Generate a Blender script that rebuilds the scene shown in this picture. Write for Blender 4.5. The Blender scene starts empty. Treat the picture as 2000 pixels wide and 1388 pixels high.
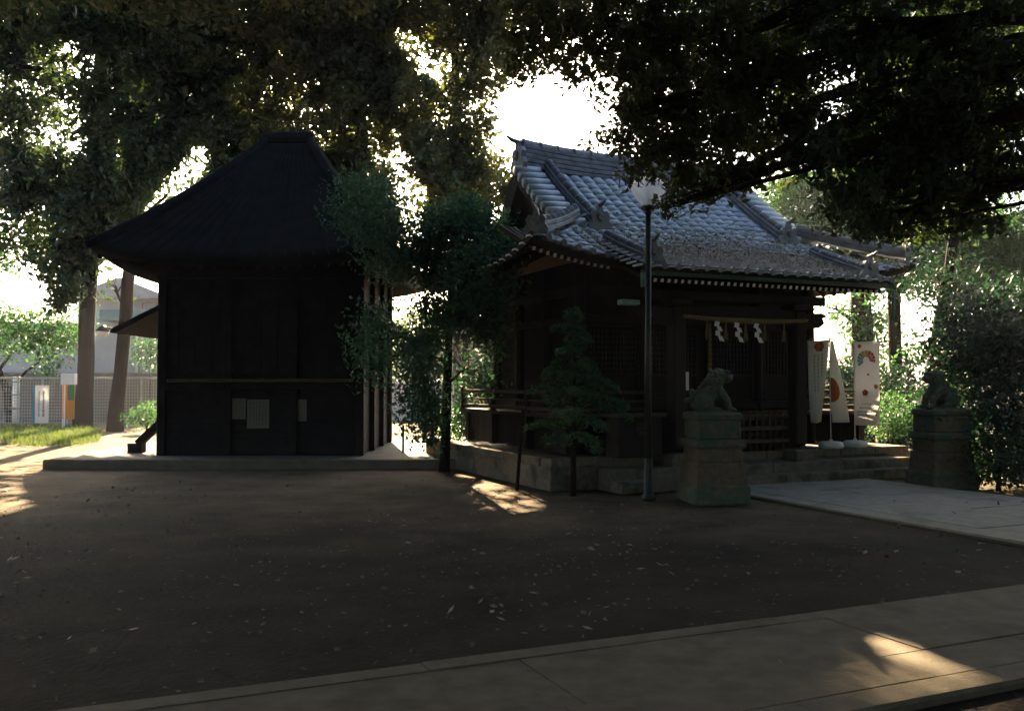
import bpy, bmesh, math, random
import numpy as np
from mathutils import Vector, Matrix

random.seed(7)
RNG = np.random.default_rng(11)
R = math.radians
scene = bpy.context.scene
COL = scene.collection

# ------------------------------------------------------------------ camera, sky, sun, exposure
EYE = 1.55
FPX, CX, HOR = 1777.0, 1000.0, 750.0          # focal length in photo pixels, centre column, horizon row
cam_d = bpy.data.cameras.new('camera')
cam = bpy.data.objects.new('camera', cam_d)
COL.objects.link(cam)
cam_d.sensor_width = 36.0
cam_d.lens = 32.0
cam_d.clip_end = 2000.0
cam.location = (0, 0, EYE)
cam.rotation_euler = (R(90 + 1.8), 0, 0)
scene.camera = cam

SUN_EL = R(26.0)
SUN_AZ = math.atan2(640 - CX, FPX)             # from +Y towards +X
SUN = Vector((math.sin(SUN_AZ) * math.cos(SUN_EL), math.cos(SUN_AZ) * math.cos(SUN_EL), math.sin(SUN_EL)))

world = bpy.data.worlds.new('World')
scene.world = world
world.use_nodes = True
wn, wl = world.node_tree.nodes, world.node_tree.links
wn.clear()
w_out = wn.new('ShaderNodeOutputWorld')
w_bg = wn.new('ShaderNodeBackground')
w_sky = wn.new('ShaderNodeTexSky')
w_sky.sky_type = 'NISHITA'
w_sky.sun_disc = False
w_sky.sun_elevation = SUN_EL
w_sky.sun_rotation = SUN_AZ
w_sky.air_density = 1.0
w_sky.dust_density = 3.0
w_sky.ozone_density = 1.0
wl.new(w_sky.outputs[0], w_bg.inputs[0])
w_bg.inputs[1].default_value = 0.05
wl.new(w_bg.outputs[0], w_out.inputs[0])

sun_d = bpy.data.lights.new('sun', 'SUN')
sun_d.energy = 5.0
sun_d.angle = R(0.5)
sun_d.color = (1.0, 0.74, 0.44)
sun = bpy.data.objects.new('sun', sun_d)
COL.objects.link(sun)
sun.rotation_euler = SUN.to_track_quat('Z', 'Y').to_euler()

vs = scene.view_settings
vs.view_transform = 'Standard'
vs.look = 'None'
vs.exposure = 3.3
vs.gamma = 1.0
vs.use_curve_mapping = False
scene.render.engine = 'CYCLES'
cy = scene.cycles
cy.use_denoising = True
cy.use_adaptive_sampling = True
cy.adaptive_threshold = 0.025
try:
    cy.denoiser = 'OPENIMAGEDENOISE'
except Exception:
    pass
cy.max_bounces = 4
cy.diffuse_bounces = 3
cy.glossy_bounces = 2
cy.transmission_bounces = 4
cy.transparent_max_bounces = 8
cy.caustics_reflective = False
cy.caustics_refractive = False
cy.sample_clamp_indirect = 4.0
scene.render.filter_size = 2.0

# ------------------------------------------------------------------ pixel -> place
def P(px, py, d):
    return Vector(((px - CX) / FPX * d, d, EYE + (HOR - py) / FPX * d))

def G(px, py, h=0.0):
    d = (EYE - h) * FPX / (py - HOR)
    return Vector(((px - CX) / FPX * d, d, h))

# ------------------------------------------------------------------ materials
MATS = {}
def nmat(name):
    m = bpy.data.materials.new(name)
    m.use_nodes = True
    n, l = m.node_tree.nodes, m.node_tree.links
    return m, n, l, n['Principled BSDF']

def pmat(name, c1, c2=None, scale=6.0, rough=0.8, bump=0.0, bscale=40.0, spec=0.3, c3=None, s3=1.5, t3=0.55, coord='Object', stretch=None, metal=0.0, bdist=0.02):
    if name in MATS:
        return MATS[name]
    m, n, l, b = nmat(name)
    b.inputs['Roughness'].default_value = rough
    b.inputs['Specular IOR Level'].default_value = spec
    b.inputs['Metallic'].default_value = metal
    if coord == 'World':
        tc = n.new('ShaderNodeNewGeometry'); vec = tc.outputs['Position']
    else:
        tc = n.new('ShaderNodeTexCoord'); vec = tc.outputs[coord]
    if stretch:
        mp = n.new('ShaderNodeMapping'); mp.inputs['Scale'].default_value = stretch
        l.new(vec, mp.inputs[0]); vec = mp.outputs[0]
    if c2 is None:
        b.inputs['Base Color'].default_value = (*c1, 1)
    else:
        nz = n.new('ShaderNodeTexNoise'); nz.inputs['Scale'].default_value = scale
        nz.inputs['Detail'].default_value = 8; nz.inputs['Roughness'].default_value = 0.65
        l.new(vec, nz.inputs['Vector'])
        cr = n.new('ShaderNodeValToRGB')
        cr.color_ramp.elements[0].position = 0.33; cr.color_ramp.elements[0].color = (*c1, 1)
        cr.color_ramp.elements[1].position = 0.68; cr.color_ramp.elements[1].color = (*c2, 1)
        l.new(nz.outputs['Fac'], cr.inputs[0])
        out = cr.outputs[0]
        if c3 is not None:
            n3 = n.new('ShaderNodeTexNoise'); n3.inputs['Scale'].default_value = s3
            n3.inputs['Detail'].default_value = 6
            l.new(vec, n3.inputs['Vector'])
            r3 = n.new('ShaderNodeValToRGB')
            r3.color_ramp.elements[0].position = t3 - 0.06; r3.color_ramp.elements[0].color = (0, 0, 0, 1)
            r3.color_ramp.elements[1].position = t3 + 0.08; r3.color_ramp.elements[1].color = (1, 1, 1, 1)
            l.new(n3.outputs['Fac'], r3.inputs[0])
            mx = n.new('ShaderNodeMix'); mx.data_type = 'RGBA'
            l.new(r3.outputs[0], mx.inputs[0]); l.new(out, mx.inputs[6])
            mx.inputs[7].default_value = (*c3, 1)
            out = mx.outputs[2]
        l.new(out, b.inputs['Base Color'])
    if bump > 0:
        nb = n.new('ShaderNodeTexNoise'); nb.inputs['Scale'].default_value = bscale
        nb.inputs['Detail'].default_value = 6
        l.new(vec, nb.inputs['Vector'])
        bp = n.new('ShaderNodeBump'); bp.inputs['Strength'].default_value = bump
        bp.inputs['Distance'].default_value = bdist
        l.new(nb.outputs['Fac'], bp.inputs['Height']); l.new(bp.outputs[0], b.inputs['Normal'])
    MATS[name] = m
    return m

def leafmat(name, c1, c2, trans=0.35, rough=0.5, tint=(0.30, 0.44, 0.08)):
    if name in MATS:
        return MATS[name]
    m, n, l, b = nmat(name)
    b.inputs['Roughness'].default_value = rough
    b.inputs['Specular IOR Level'].default_value = 0.35
    g = n.new('ShaderNodeNewGeometry')
    cr = n.new('ShaderNodeValToRGB')
    cr.color_ramp.elements[0].color = (*c1, 1)
    cr.color_ramp.elements[1].color = (*c2, 1)
    l.new(g.outputs['Random Per Island'], cr.inputs[0])
    l.new(cr.outputs[0], b.inputs['Base Color'])
    tr = n.new('ShaderNodeBsdfTranslucent')
    tr.inputs[0].default_value = (*[x * 0.5 for x in tint], 1)
    mx = n.new('ShaderNodeMixShader'); mx.inputs[0].default_value = trans
    l.new(b.outputs[0], mx.inputs[1]); l.new(tr.outputs[0], mx.inputs[2])
    l.new(mx.outputs[0], n['Material Output'].inputs['Surface'])
    MATS[name] = m
    return m

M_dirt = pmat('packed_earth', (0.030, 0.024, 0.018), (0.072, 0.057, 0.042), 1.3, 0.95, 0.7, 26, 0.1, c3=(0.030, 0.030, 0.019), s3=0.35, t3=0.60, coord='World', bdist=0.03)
def court_shade_tint(m):
    # shade put into the earth colour: paler round the halls, darker open court, with a ragged border between
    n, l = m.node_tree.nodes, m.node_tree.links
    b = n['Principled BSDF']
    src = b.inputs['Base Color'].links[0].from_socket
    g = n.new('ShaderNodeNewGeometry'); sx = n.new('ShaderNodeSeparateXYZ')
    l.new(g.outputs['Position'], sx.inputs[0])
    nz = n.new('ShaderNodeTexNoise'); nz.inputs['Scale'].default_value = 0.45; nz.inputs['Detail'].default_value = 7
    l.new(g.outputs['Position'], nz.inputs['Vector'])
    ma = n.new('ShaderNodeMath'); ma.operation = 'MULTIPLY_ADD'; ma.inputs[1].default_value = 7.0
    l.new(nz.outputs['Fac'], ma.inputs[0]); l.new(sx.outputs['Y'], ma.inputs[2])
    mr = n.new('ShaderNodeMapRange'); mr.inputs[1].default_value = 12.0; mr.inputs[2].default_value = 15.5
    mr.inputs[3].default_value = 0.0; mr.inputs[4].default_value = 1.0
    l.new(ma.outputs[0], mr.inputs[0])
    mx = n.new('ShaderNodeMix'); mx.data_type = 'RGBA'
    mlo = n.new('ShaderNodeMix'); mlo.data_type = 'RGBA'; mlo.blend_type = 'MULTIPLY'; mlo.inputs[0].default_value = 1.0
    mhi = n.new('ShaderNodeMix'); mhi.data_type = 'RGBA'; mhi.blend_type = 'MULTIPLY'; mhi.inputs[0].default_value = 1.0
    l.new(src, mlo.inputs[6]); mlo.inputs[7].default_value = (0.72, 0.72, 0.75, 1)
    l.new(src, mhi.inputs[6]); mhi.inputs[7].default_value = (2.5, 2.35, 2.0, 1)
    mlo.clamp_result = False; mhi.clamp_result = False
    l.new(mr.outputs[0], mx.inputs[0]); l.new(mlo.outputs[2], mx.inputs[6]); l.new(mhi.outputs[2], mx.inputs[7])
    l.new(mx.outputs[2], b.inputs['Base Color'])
court_shade_tint(M_dirt)
M_pave = pmat('paving_stone', (0.10, 0.085, 0.058), (0.16, 0.135, 0.095), 5, 0.85, 0.35, 60, 0.25, c3=(0.08, 0.07, 0.048), s3=2.2, t3=0.60, coord='World')
M_granite = pmat('granite', (0.10, 0.09, 0.068), (0.19, 0.17, 0.13), 14, 0.85, 0.3, 80, 0.25, c3=(0.05, 0.055, 0.036), s3=2.5, t3=0.58, coord='World')
M_conc = pmat('concrete', (0.13, 0.115, 0.09), (0.20, 0.18, 0.145), 3, 0.9, 0.2, 60, 0.2, coord='World')
M_moss = pmat('mossy_stone', (0.065, 0.068, 0.050), (0.15, 0.14, 0.105), 12, 0.9, 0.6, 45, 0.2, c3=(0.065, 0.105, 0.070), s3=5.5, t3=0.54, coord='World')
M_brown_stone = pmat('brown_stone', (0.09, 0.072, 0.05), (0.165, 0.132, 0.095), 14, 0.9, 0.5, 50, 0.2, c3=(0.075, 0.10, 0.07), s3=4.0, t3=0.62, coord='World')
M_statue = pmat('statue_stone', (0.055, 0.062, 0.045), (0.135, 0.135, 0.10), 16, 0.85, 0.7, 60, 0.25, c3=(0.065, 0.11, 0.07), s3=9, t3=0.56, coord='World')
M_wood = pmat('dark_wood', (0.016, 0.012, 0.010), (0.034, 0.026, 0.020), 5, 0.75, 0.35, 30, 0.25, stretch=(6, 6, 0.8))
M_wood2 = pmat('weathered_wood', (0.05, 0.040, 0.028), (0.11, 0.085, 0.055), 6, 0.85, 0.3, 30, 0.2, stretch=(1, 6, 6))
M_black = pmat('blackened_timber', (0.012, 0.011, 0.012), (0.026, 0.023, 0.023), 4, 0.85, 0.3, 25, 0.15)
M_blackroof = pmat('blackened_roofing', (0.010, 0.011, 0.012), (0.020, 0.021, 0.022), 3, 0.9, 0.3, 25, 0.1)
M_tile = pmat('grey_roof_tile', (0.33, 0.38, 0.415), (0.54, 0.595, 0.64), 3.2, 0.54, 0.25, 70, 0.6, c3=(0.20, 0.20, 0.16), s3=1.1, t3=0.68, coord='World', bdist=0.006, metal=0.42)
M_ridge = pmat('ridge_tile', (0.11, 0.125, 0.14), (0.27, 0.29, 0.31), 5, 0.5, 0.4, 60, 0.5, coord='World', bdist=0.01, metal=0.3)
M_white = pmat('white_paint', (0.74, 0.74, 0.70), (0.82, 0.82, 0.79), 8, 0.7)
M_paper = pmat('white_paper', (0.78, 0.79, 0.77), (0.86, 0.86, 0.84), 5, 0.8)
M_poster = pmat('faded_poster', (0.13, 0.13, 0.10), (0.22, 0.215, 0.17), 30, 0.9)
M_oldpaper = pmat('old_paper', (0.32, 0.31, 0.25), (0.44, 0.43, 0.36), 5, 0.9)
M_straw = pmat('straw_rope', (0.20, 0.16, 0.07), (0.34, 0.28, 0.13), 30, 0.9, 0.8, 90, 0.1)
M_verdigris = pmat('verdigris_copper', (0.14, 0.30, 0.25), (0.22, 0.40, 0.33), 9, 0.7)
M_copper = pmat('dark_copper', (0.035, 0.07, 0.055), (0.06, 0.10, 0.08), 9, 0.6)
M_metal = pmat('dark_green_metal', (0.020, 0.026, 0.020), (0.034, 0.04, 0.032), 8, 0.5, 0.1, 40, 0.5)
M_bark = pmat('bark', (0.014, 0.011, 0.009), (0.042, 0.033, 0.025), 6, 0.95, 0.9, 14, 0.1, stretch=(5, 5, 0.9), bdist=0.04)
M_bark_dark = pmat('dark_bark', (0.005, 0.004, 0.0035), (0.016, 0.012, 0.010), 6, 0.95, 0.9, 14, 0.1, stretch=(5, 5, 0.9), bdist=0.04)
M_ink = pmat('printed_ink', (0.06, 0.07, 0.08))
M_gap = pmat('joint_soil', (0.07, 0.057, 0.04), (0.10, 0.08, 0.056), 20, 1.0, coord='World')

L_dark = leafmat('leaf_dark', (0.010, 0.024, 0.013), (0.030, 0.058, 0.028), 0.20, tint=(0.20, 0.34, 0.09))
L_olive = leafmat('leaf_olive', (0.016, 0.028, 0.013), (0.060, 0.078, 0.028), 0.24, tint=(0.30, 0.36, 0.07))
L_mid = leafmat('leaf_mid', (0.018, 0.062, 0.030), (0.05, 0.135, 0.055), 0.36, tint=(0.16, 0.42, 0.10))
L_teal = leafmat('leaf_teal', (0.018, 0.060, 0.040), (0.045, 0.125, 0.075), 0.30, tint=(0.14, 0.38, 0.14))
L_far = leafmat('leaf_far', (0.03, 0.085, 0.055), (0.07, 0.15, 0.10), 0.35)
L_dead = leafmat('leaf_dead', (0.16, 0.10, 0.05), (0.40, 0.30, 0.17), 0.1)
L_dry = leafmat('leaf_dry', (0.05, 0.035, 0.02), (0.22, 0.17, 0.10), 0.1)
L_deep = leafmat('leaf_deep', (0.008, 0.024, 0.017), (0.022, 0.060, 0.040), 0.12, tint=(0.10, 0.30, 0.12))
L_grass = leafmat('grass_blade', (0.03, 0.055, 0.014), (0.08, 0.12, 0.03), 0.3)
M_fence = pmat('fence_paint', (0.34, 0.36, 0.34), (0.48, 0.49, 0.46), 5, 0.6)

def glassmat():
    m, n, l, b = nmat('lamp_glass')
    b.inputs['Base Color'].default_value = (0.86, 0.88, 0.88, 1)
    b.inputs['Roughness'].default_value = 0.08
    tr = n.new('ShaderNodeBsdfTransparent'); tr.inputs[0].default_value = (0.93, 0.95, 0.95, 1)
    lw = n.new('ShaderNodeLayerWeight'); lw.inputs[0].default_value = 0.35
    mr = n.new('ShaderNodeMapRange'); mr.inputs[3].default_value = 0.30; mr.inputs[4].default_value = 0.95
    l.new(lw.outputs['Facing'], mr.inputs[0])
    mx = n.new('ShaderNodeMixShader')
    tl = n.new('ShaderNodeBsdfTranslucent'); tl.inputs[0].default_value = (0.9, 0.92, 0.92, 1)
    m2 = n.new('ShaderNodeMixShader'); m2.inputs[0].default_value = 0.55
    l.new(b.outputs[0], m2.inputs[1]); l.new(tl.outputs[0], m2.inputs[2])
    l.new(mr.outputs[0], mx.inputs[0]); l.new(tr.outputs[0], mx.inputs[1]); l.new(m2.outputs[0], mx.inputs[2])
    l.new(mx.outputs[0], n['Material Output'].inputs['Surface'])
    return m
M_glass = glassmat()

def clothmat(name, c, trans=0.45):
    m, n, l, b = nmat(name)
    b.inputs['Base Color'].default_value = (*c, 1)
    b.inputs['Roughness'].default_value = 0.9
    b.inputs['Specular IOR Level'].default_value = 0.1
    tr = n.new('ShaderNodeBsdfTranslucent'); tr.inputs[0].default_value = (*c, 1)
    mx = n.new('ShaderNodeMixShader'); mx.inputs[0].default_value = trans
    l.new(b.outputs[0], mx.inputs[1]); l.new(tr.outputs[0], mx.inputs[2])
    l.new(mx.outputs[0], n['Material Output'].inputs['Surface'])
    return m
C_white = clothmat('banner_cloth', (0.72, 0.72, 0.72))
C_cream = clothmat('banner_cloth_grey', (0.76, 0.78, 0.73), 0.55)
C_orange = clothmat('print_orange', (0.52, 0.17, 0.06))
C_red = clothmat('print_red', (0.50, 0.11, 0.08))
C_yellow = clothmat('print_yellow', (0.62, 0.40, 0.06))
C_green = clothmat('print_green', (0.12, 0.30, 0.16))
C_blue = clothmat('print_blue', (0.10, 0.24, 0.36))
C_ink = clothmat('print_ink', (0.14, 0.16, 0.22))
C_teal = clothmat('print_teal', (0.10, 0.42, 0.50))
C_gold = clothmat('print_gold', (0.55, 0.28, 0.05))
C_leaf = clothmat('print_leafgreen', (0.03, 0.28, 0.10))

# ------------------------------------------------------------------ mesh helpers
class MB:
    def __init__(s):
        s.v, s.f = [], []
    def add(s, verts, faces, M=None):
        o = len(s.v)
        if M is not None:
            verts = [tuple(M @ Vector(p)) for p in verts]
        s.v.extend(tuple(p) for p in verts)
        s.f.extend(tuple(i + o for i in f) for f in faces)
        return s
    def box(s, c, sz, b=0.0, M=None):
        hx, hy, hz = sz[0] / 2, sz[1] / 2, sz[2] / 2
        c = Vector(c)
        if b <= 0:
            vs_ = [c + Vector((x * hx, y * hy, z * hz)) for x in (-1, 1) for y in (-1, 1) for z in (-1, 1)]
            fs = [(0, 1, 3, 2), (4, 6, 7, 5), (0, 4, 5, 1), (2, 3, 7, 6), (0, 2, 6, 4), (1, 5, 7, 3)]
            return s.add(vs_, fs, M)
        b = min(b, 0.45 * min(hx, hy, hz) * 2)
        idx, vs_ = {}, []
        h = (hx, hy, hz)
        for sx in (-1, 1):
            for sy in (-1, 1):
                for sz_ in (-1, 1):
                    sg = (sx, sy, sz_)
                    for k in range(3):
                        p = [sg[j] * (h[j] - (0 if j == k else b)) for j in range(3)]
                        idx[(sg, k)] = len(vs_); vs_.append(c + Vector(p))
        fs = []
        def order(keys):
            pts = [vs_[idx[k]] for k in keys]
            m = sum(pts, Vector()) / len(pts)
            nrm = (m - c).normalized()
            a = (pts[0] - m).normalized(); bb = nrm.cross(a)
            srt = sorted(keys, key=lambda k: math.atan2((vs_[idx[k]] - m).dot(bb), (vs_[idx[k]] - m).dot(a)))
            fs.append(tuple(idx[k] for k in srt))
        for k in range(3):
            for sgn in (-1, 1):
                order([(sg, k) for sg in [(x, y, z) for x in (-1, 1) for y in (-1, 1) for z in (-1, 1)] if sg[k] == sgn])
        for k1, k2 in ((0, 1), (0, 2), (1, 2)):
            k3 = 3 - k1 - k2
            for a in (-1, 1):
                for b2 in (-1, 1):
                    keys = []
                    for c3 in (-1, 1):
                        sg = [0, 0, 0]; sg[k1] = a; sg[k2] = b2; sg[k3] = c3
                        keys += [(tuple(sg), k1), (tuple(sg), k2)]
                    order(keys)
        for x in (-1, 1):
            for y in (-1, 1):
                for z in (-1, 1):
                    order([((x, y, z), k) for k in range(3)])
        return s.add(vs_, fs, M)
    def beam(s, p0, p1, w, h, b=0.0, up=(0, 0, 1)):
        p0, p1 = Vector(p0), Vector(p1)
        d = p1 - p0
        L = d.length
        y = d.normalized(); x = y.cross(Vector(up))
        if x.length < 1e-5:
            x = Vector((1, 0, 0))
        x.normalize(); z = x.cross(y)
        M = Matrix(((x.x, y.x, z.x, 0), (x.y, y.y, z.y, 0), (x.z, y.z, z.z, 0), (0, 0, 0, 1)))
        M = Matrix.Translation((p0 + p1) / 2) @ M
        return s.box((0, 0, 0), (w, L, h), b, M)
    def tube(s, pts, rad, seg=10, cap=True, wob=0.0):
        pts = [Vector(p) for p in pts]
        n = len(pts)
        if not hasattr(rad, '__len__'):
            rad = [rad] * n
        vs_, fs = [], []
        ref = Vector((0, 0, 1)) if abs((pts[-1] - pts[0]).normalized().z) < 0.9 else Vector((1, 0, 0))
        for i in range(n):
            t = (pts[min(i + 1, n - 1)] - pts[max(i - 1, 0)]).normalized()
            x = t.cross(ref)
            if x.length < 1e-4:
                x = Vector((1, 0, 0))
            x.normalize(); y = t.cross(x)
            for k in range(seg):
                a = 2 * math.pi * k / seg
                r = rad[i] * (1 + wob * (math.sin(3 * a + i * 0.7) * 0.6 + random.uniform(-1, 1) * 0.6))
                vs_.append(pts[i] + x * math.cos(a) * r + y * math.sin(a) * r)
        for i in range(n - 1):
            for k in range(seg):
                k2 = (k + 1) % seg
                fs.append((i * seg + k, i * seg + k2, (i + 1) * seg + k2, (i + 1) * seg + k))
        if cap:
            fs.append(tuple(range(seg - 1, -1, -1)))
            fs.append(tuple((n - 1) * seg + k for k in range(seg)))
        return s.add(vs_, fs)
    def lathe(s, prof, seg=20, c=(0, 0, 0)):
        c = Vector(c)
        vs_, fs = [], []
        for r, z in prof:
            for k in range(seg):
                a = 2 * math.pi * k / seg
                vs_.append(c + Vector((r * math.cos(a), r * math.sin(a), z)))
        for i in range(len(prof) - 1):
            for k in range(seg):
                k2 = (k + 1) % seg
                fs.append((i * seg + k, i * seg + k2, (i + 1) * seg + k2, (i + 1) * seg + k))
        fs.append(tuple(range(seg - 1, -1, -1)))
        fs.append(tuple((len(prof) - 1) * seg + k for k in range(seg)))
        return s.add(vs_, fs)
    def prism(s, poly, o, ax, ay, ext):
        """closed 2-D outline in the plane o + ax*x + ay*y, pushed along ext"""
        o, ax, ay, ext = Vector(o), Vector(ax), Vector(ay), Vector(ext)
        n = len(poly)
        a = [o + ax * p[0] + ay * p[1] for p in poly]
        b = [q + ext for q in a]
        fs = [tuple(range(n)), tuple(range(2 * n - 1, n - 1, -1))]
        fs += [(i, i + n, (i + 1) % n + n, (i + 1) % n) for i in range(n)]
        return s.add(a + b, fs)
    def mesh(s, name, smooth=False):
        me = bpy.data.meshes.new(name)
        me.from_pydata(s.v, [], s.f)
        me.update()
        if smooth:
            for p in me.polygons:
                p.use_smooth = True
        return me
    def build(s, name, mat, parent=None, smooth=False, loc=None):
        me = s.mesh(name, smooth)
        if mat is not None:
            me.materials.append(mat)
        return link(name, me, parent, loc)

def link(name, data, parent=None, loc=None):
    o = bpy.data.objects.new(name, data)
    COL.objects.link(o)
    if parent is not None:
        o.parent = parent
    if loc is not None:
        o.location = loc
    return o

def tag(o, label=None, cat=None, group=None, kind=None):
    if label: o['label'] = label
    if cat: o['category'] = cat
    if group: o['group'] = group
    if kind: o['kind'] = kind
    return o

def thing(name, label, cat, loc=(0, 0, 0), rz=0.0, group=None):
    o = link(name, None, None, loc)
    o.rotation_euler = (0, 0, rz)
    return tag(o, label, cat, group)

def copy_tree(o, parent=None):
    c = o.copy(); COL.objects.link(c); c.parent = parent
    for ch in list(o.children):
        copy_tree(ch, c)
    return c

# ------------------------------------------------------------------ leaves
LIT = []                                       # ground outlines that sunlight reaches through gaps in the crowns
def lit(*px):
    LIT.append(np.array([[G(*p).x, G(*p).y] for p in px]))
lit((890, 900), (960, 898), (1015, 942), (1090, 982), (1015, 1010), (945, 992), (893, 962))
lit((-60, 852), (150, 848), (100, 905), (65, 950), (85, 982), (0, 1022), (-120, 1022))
lit((1545, 1198), (1650, 1185), (1880, 1305), (1790, 1345))
lit((1085, 1072), (1120, 1070), (1195, 1108), (1165, 1118))
lit((1335, 1118), (1365, 1112), (1405, 1140), (1375, 1146))
lit((985, 1020), (1040, 1020), (1060, 1038), (1010, 1042))
BAN = []                                       # beam onto the banner

def in_poly(p, poly):
    x, y = p[:, 0], p[:, 1]
    ins = np.zeros(len(p), bool)
    n = len(poly)
    for i in range(n):
        x1, y1 = poly[i]; x2, y2 = poly[(i + 1) % n]
        c = ((y1 > y) != (y2 > y)) & (x < (x2 - x1) * (y - y1) / (y2 - y1 + 1e-12) + x1)
        ins ^= c
    return ins

def sun_keep(c):
    k = c[:, 2] / SUN.z
    g = np.stack([c[:, 0] - SUN.x * k, c[:, 1] - SUN.y * k], 1)
    g = g + RNG.normal(size=g.shape) * 0.10
    keep = np.ones(len(c), bool)
    for poly in LIT:
        keep &= ~(in_poly(g, poly) & (c[:, 2] > 0.6))
    return keep

def leaf_arrays(cent, size, droop=0.25, narrow=0.5):
    n = len(cent)
    nrm = RNG.normal(size=(n, 3)); nrm[:, 2] += 0.7
    nrm /= np.linalg.norm(nrm, axis=1, keepdims=True)
    d = RNG.normal(size=(n, 3)); d[:, 2] -= droop * 2
    d -= nrm * np.sum(d * nrm, 1, keepdims=True)
    d /= np.linalg.norm(d, axis=1, keepdims=True) + 1e-9
    w = np.cross(nrm, d)
    L = size * RNG.uniform(0.5, 1.5, (n, 1))
    W = L * narrow * RNG.uniform(0.8, 1.15, (n, 1))
    v = np.empty((n, 4, 3))
    v[:, 0] = cent - d * L * 0.5
    v[:, 1] = cent + w * W * 0.5 + nrm * W * 0.22
    v[:, 2] = cent + d * L * 0.5
    v[:, 3] = cent - w * W * 0.5 + nrm * W * 0.22
    return v.reshape(-1, 3)

def tri_mesh(name, verts, mat):
    """four vertices a leaf, two triangles each"""
    n = len(verts) // 4
    me = bpy.data.meshes.new(name)
    base = (np.arange(n) * 4)[:, None]
    tri = np.concatenate([base + [0, 1, 2], base + [0, 2, 3]], 1).reshape(-1).astype(np.int32)
    me.vertices.add(n * 4); me.vertices.foreach_set('co', verts.astype(np.float32).ravel())
    me.loops.add(len(tri)); me.loops.foreach_set('vertex_index', tri)
    me.polygons.add(n * 2)
    me.polygons.foreach_set('loop_start', np.arange(0, n * 6, 3, dtype=np.int32))
    me.update(calc_edges=True)
    me.materials.append(mat)
    return me

def clump(c, r, lai, size, twig=0.22, narrow=0.5):
    c = np.array(c); r = np.array(r)
    area = math.pi * r[0] * r[2]
    n = max(20, int(lai * area / (size * size * narrow * 0.5)))
    nt = max(4, n // 22)
    p = RNG.normal(size=(nt, 3)); p /= np.linalg.norm(p, axis=1, keepdims=True)
    p *= RNG.uniform(0, 1, (nt, 1)) ** (1 / 2.6)
    p = c + p * r
    w = RNG.uniform(0.4, 1.6, nt); w /= w.sum()
    ti = RNG.choice(nt, n, p=w)
    sp = np.minimum(twig, r.min() * 0.5)
    q = p[ti] + RNG.normal(size=(n, 3)) * sp * [1, 1, 0.75]
    return q

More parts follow.
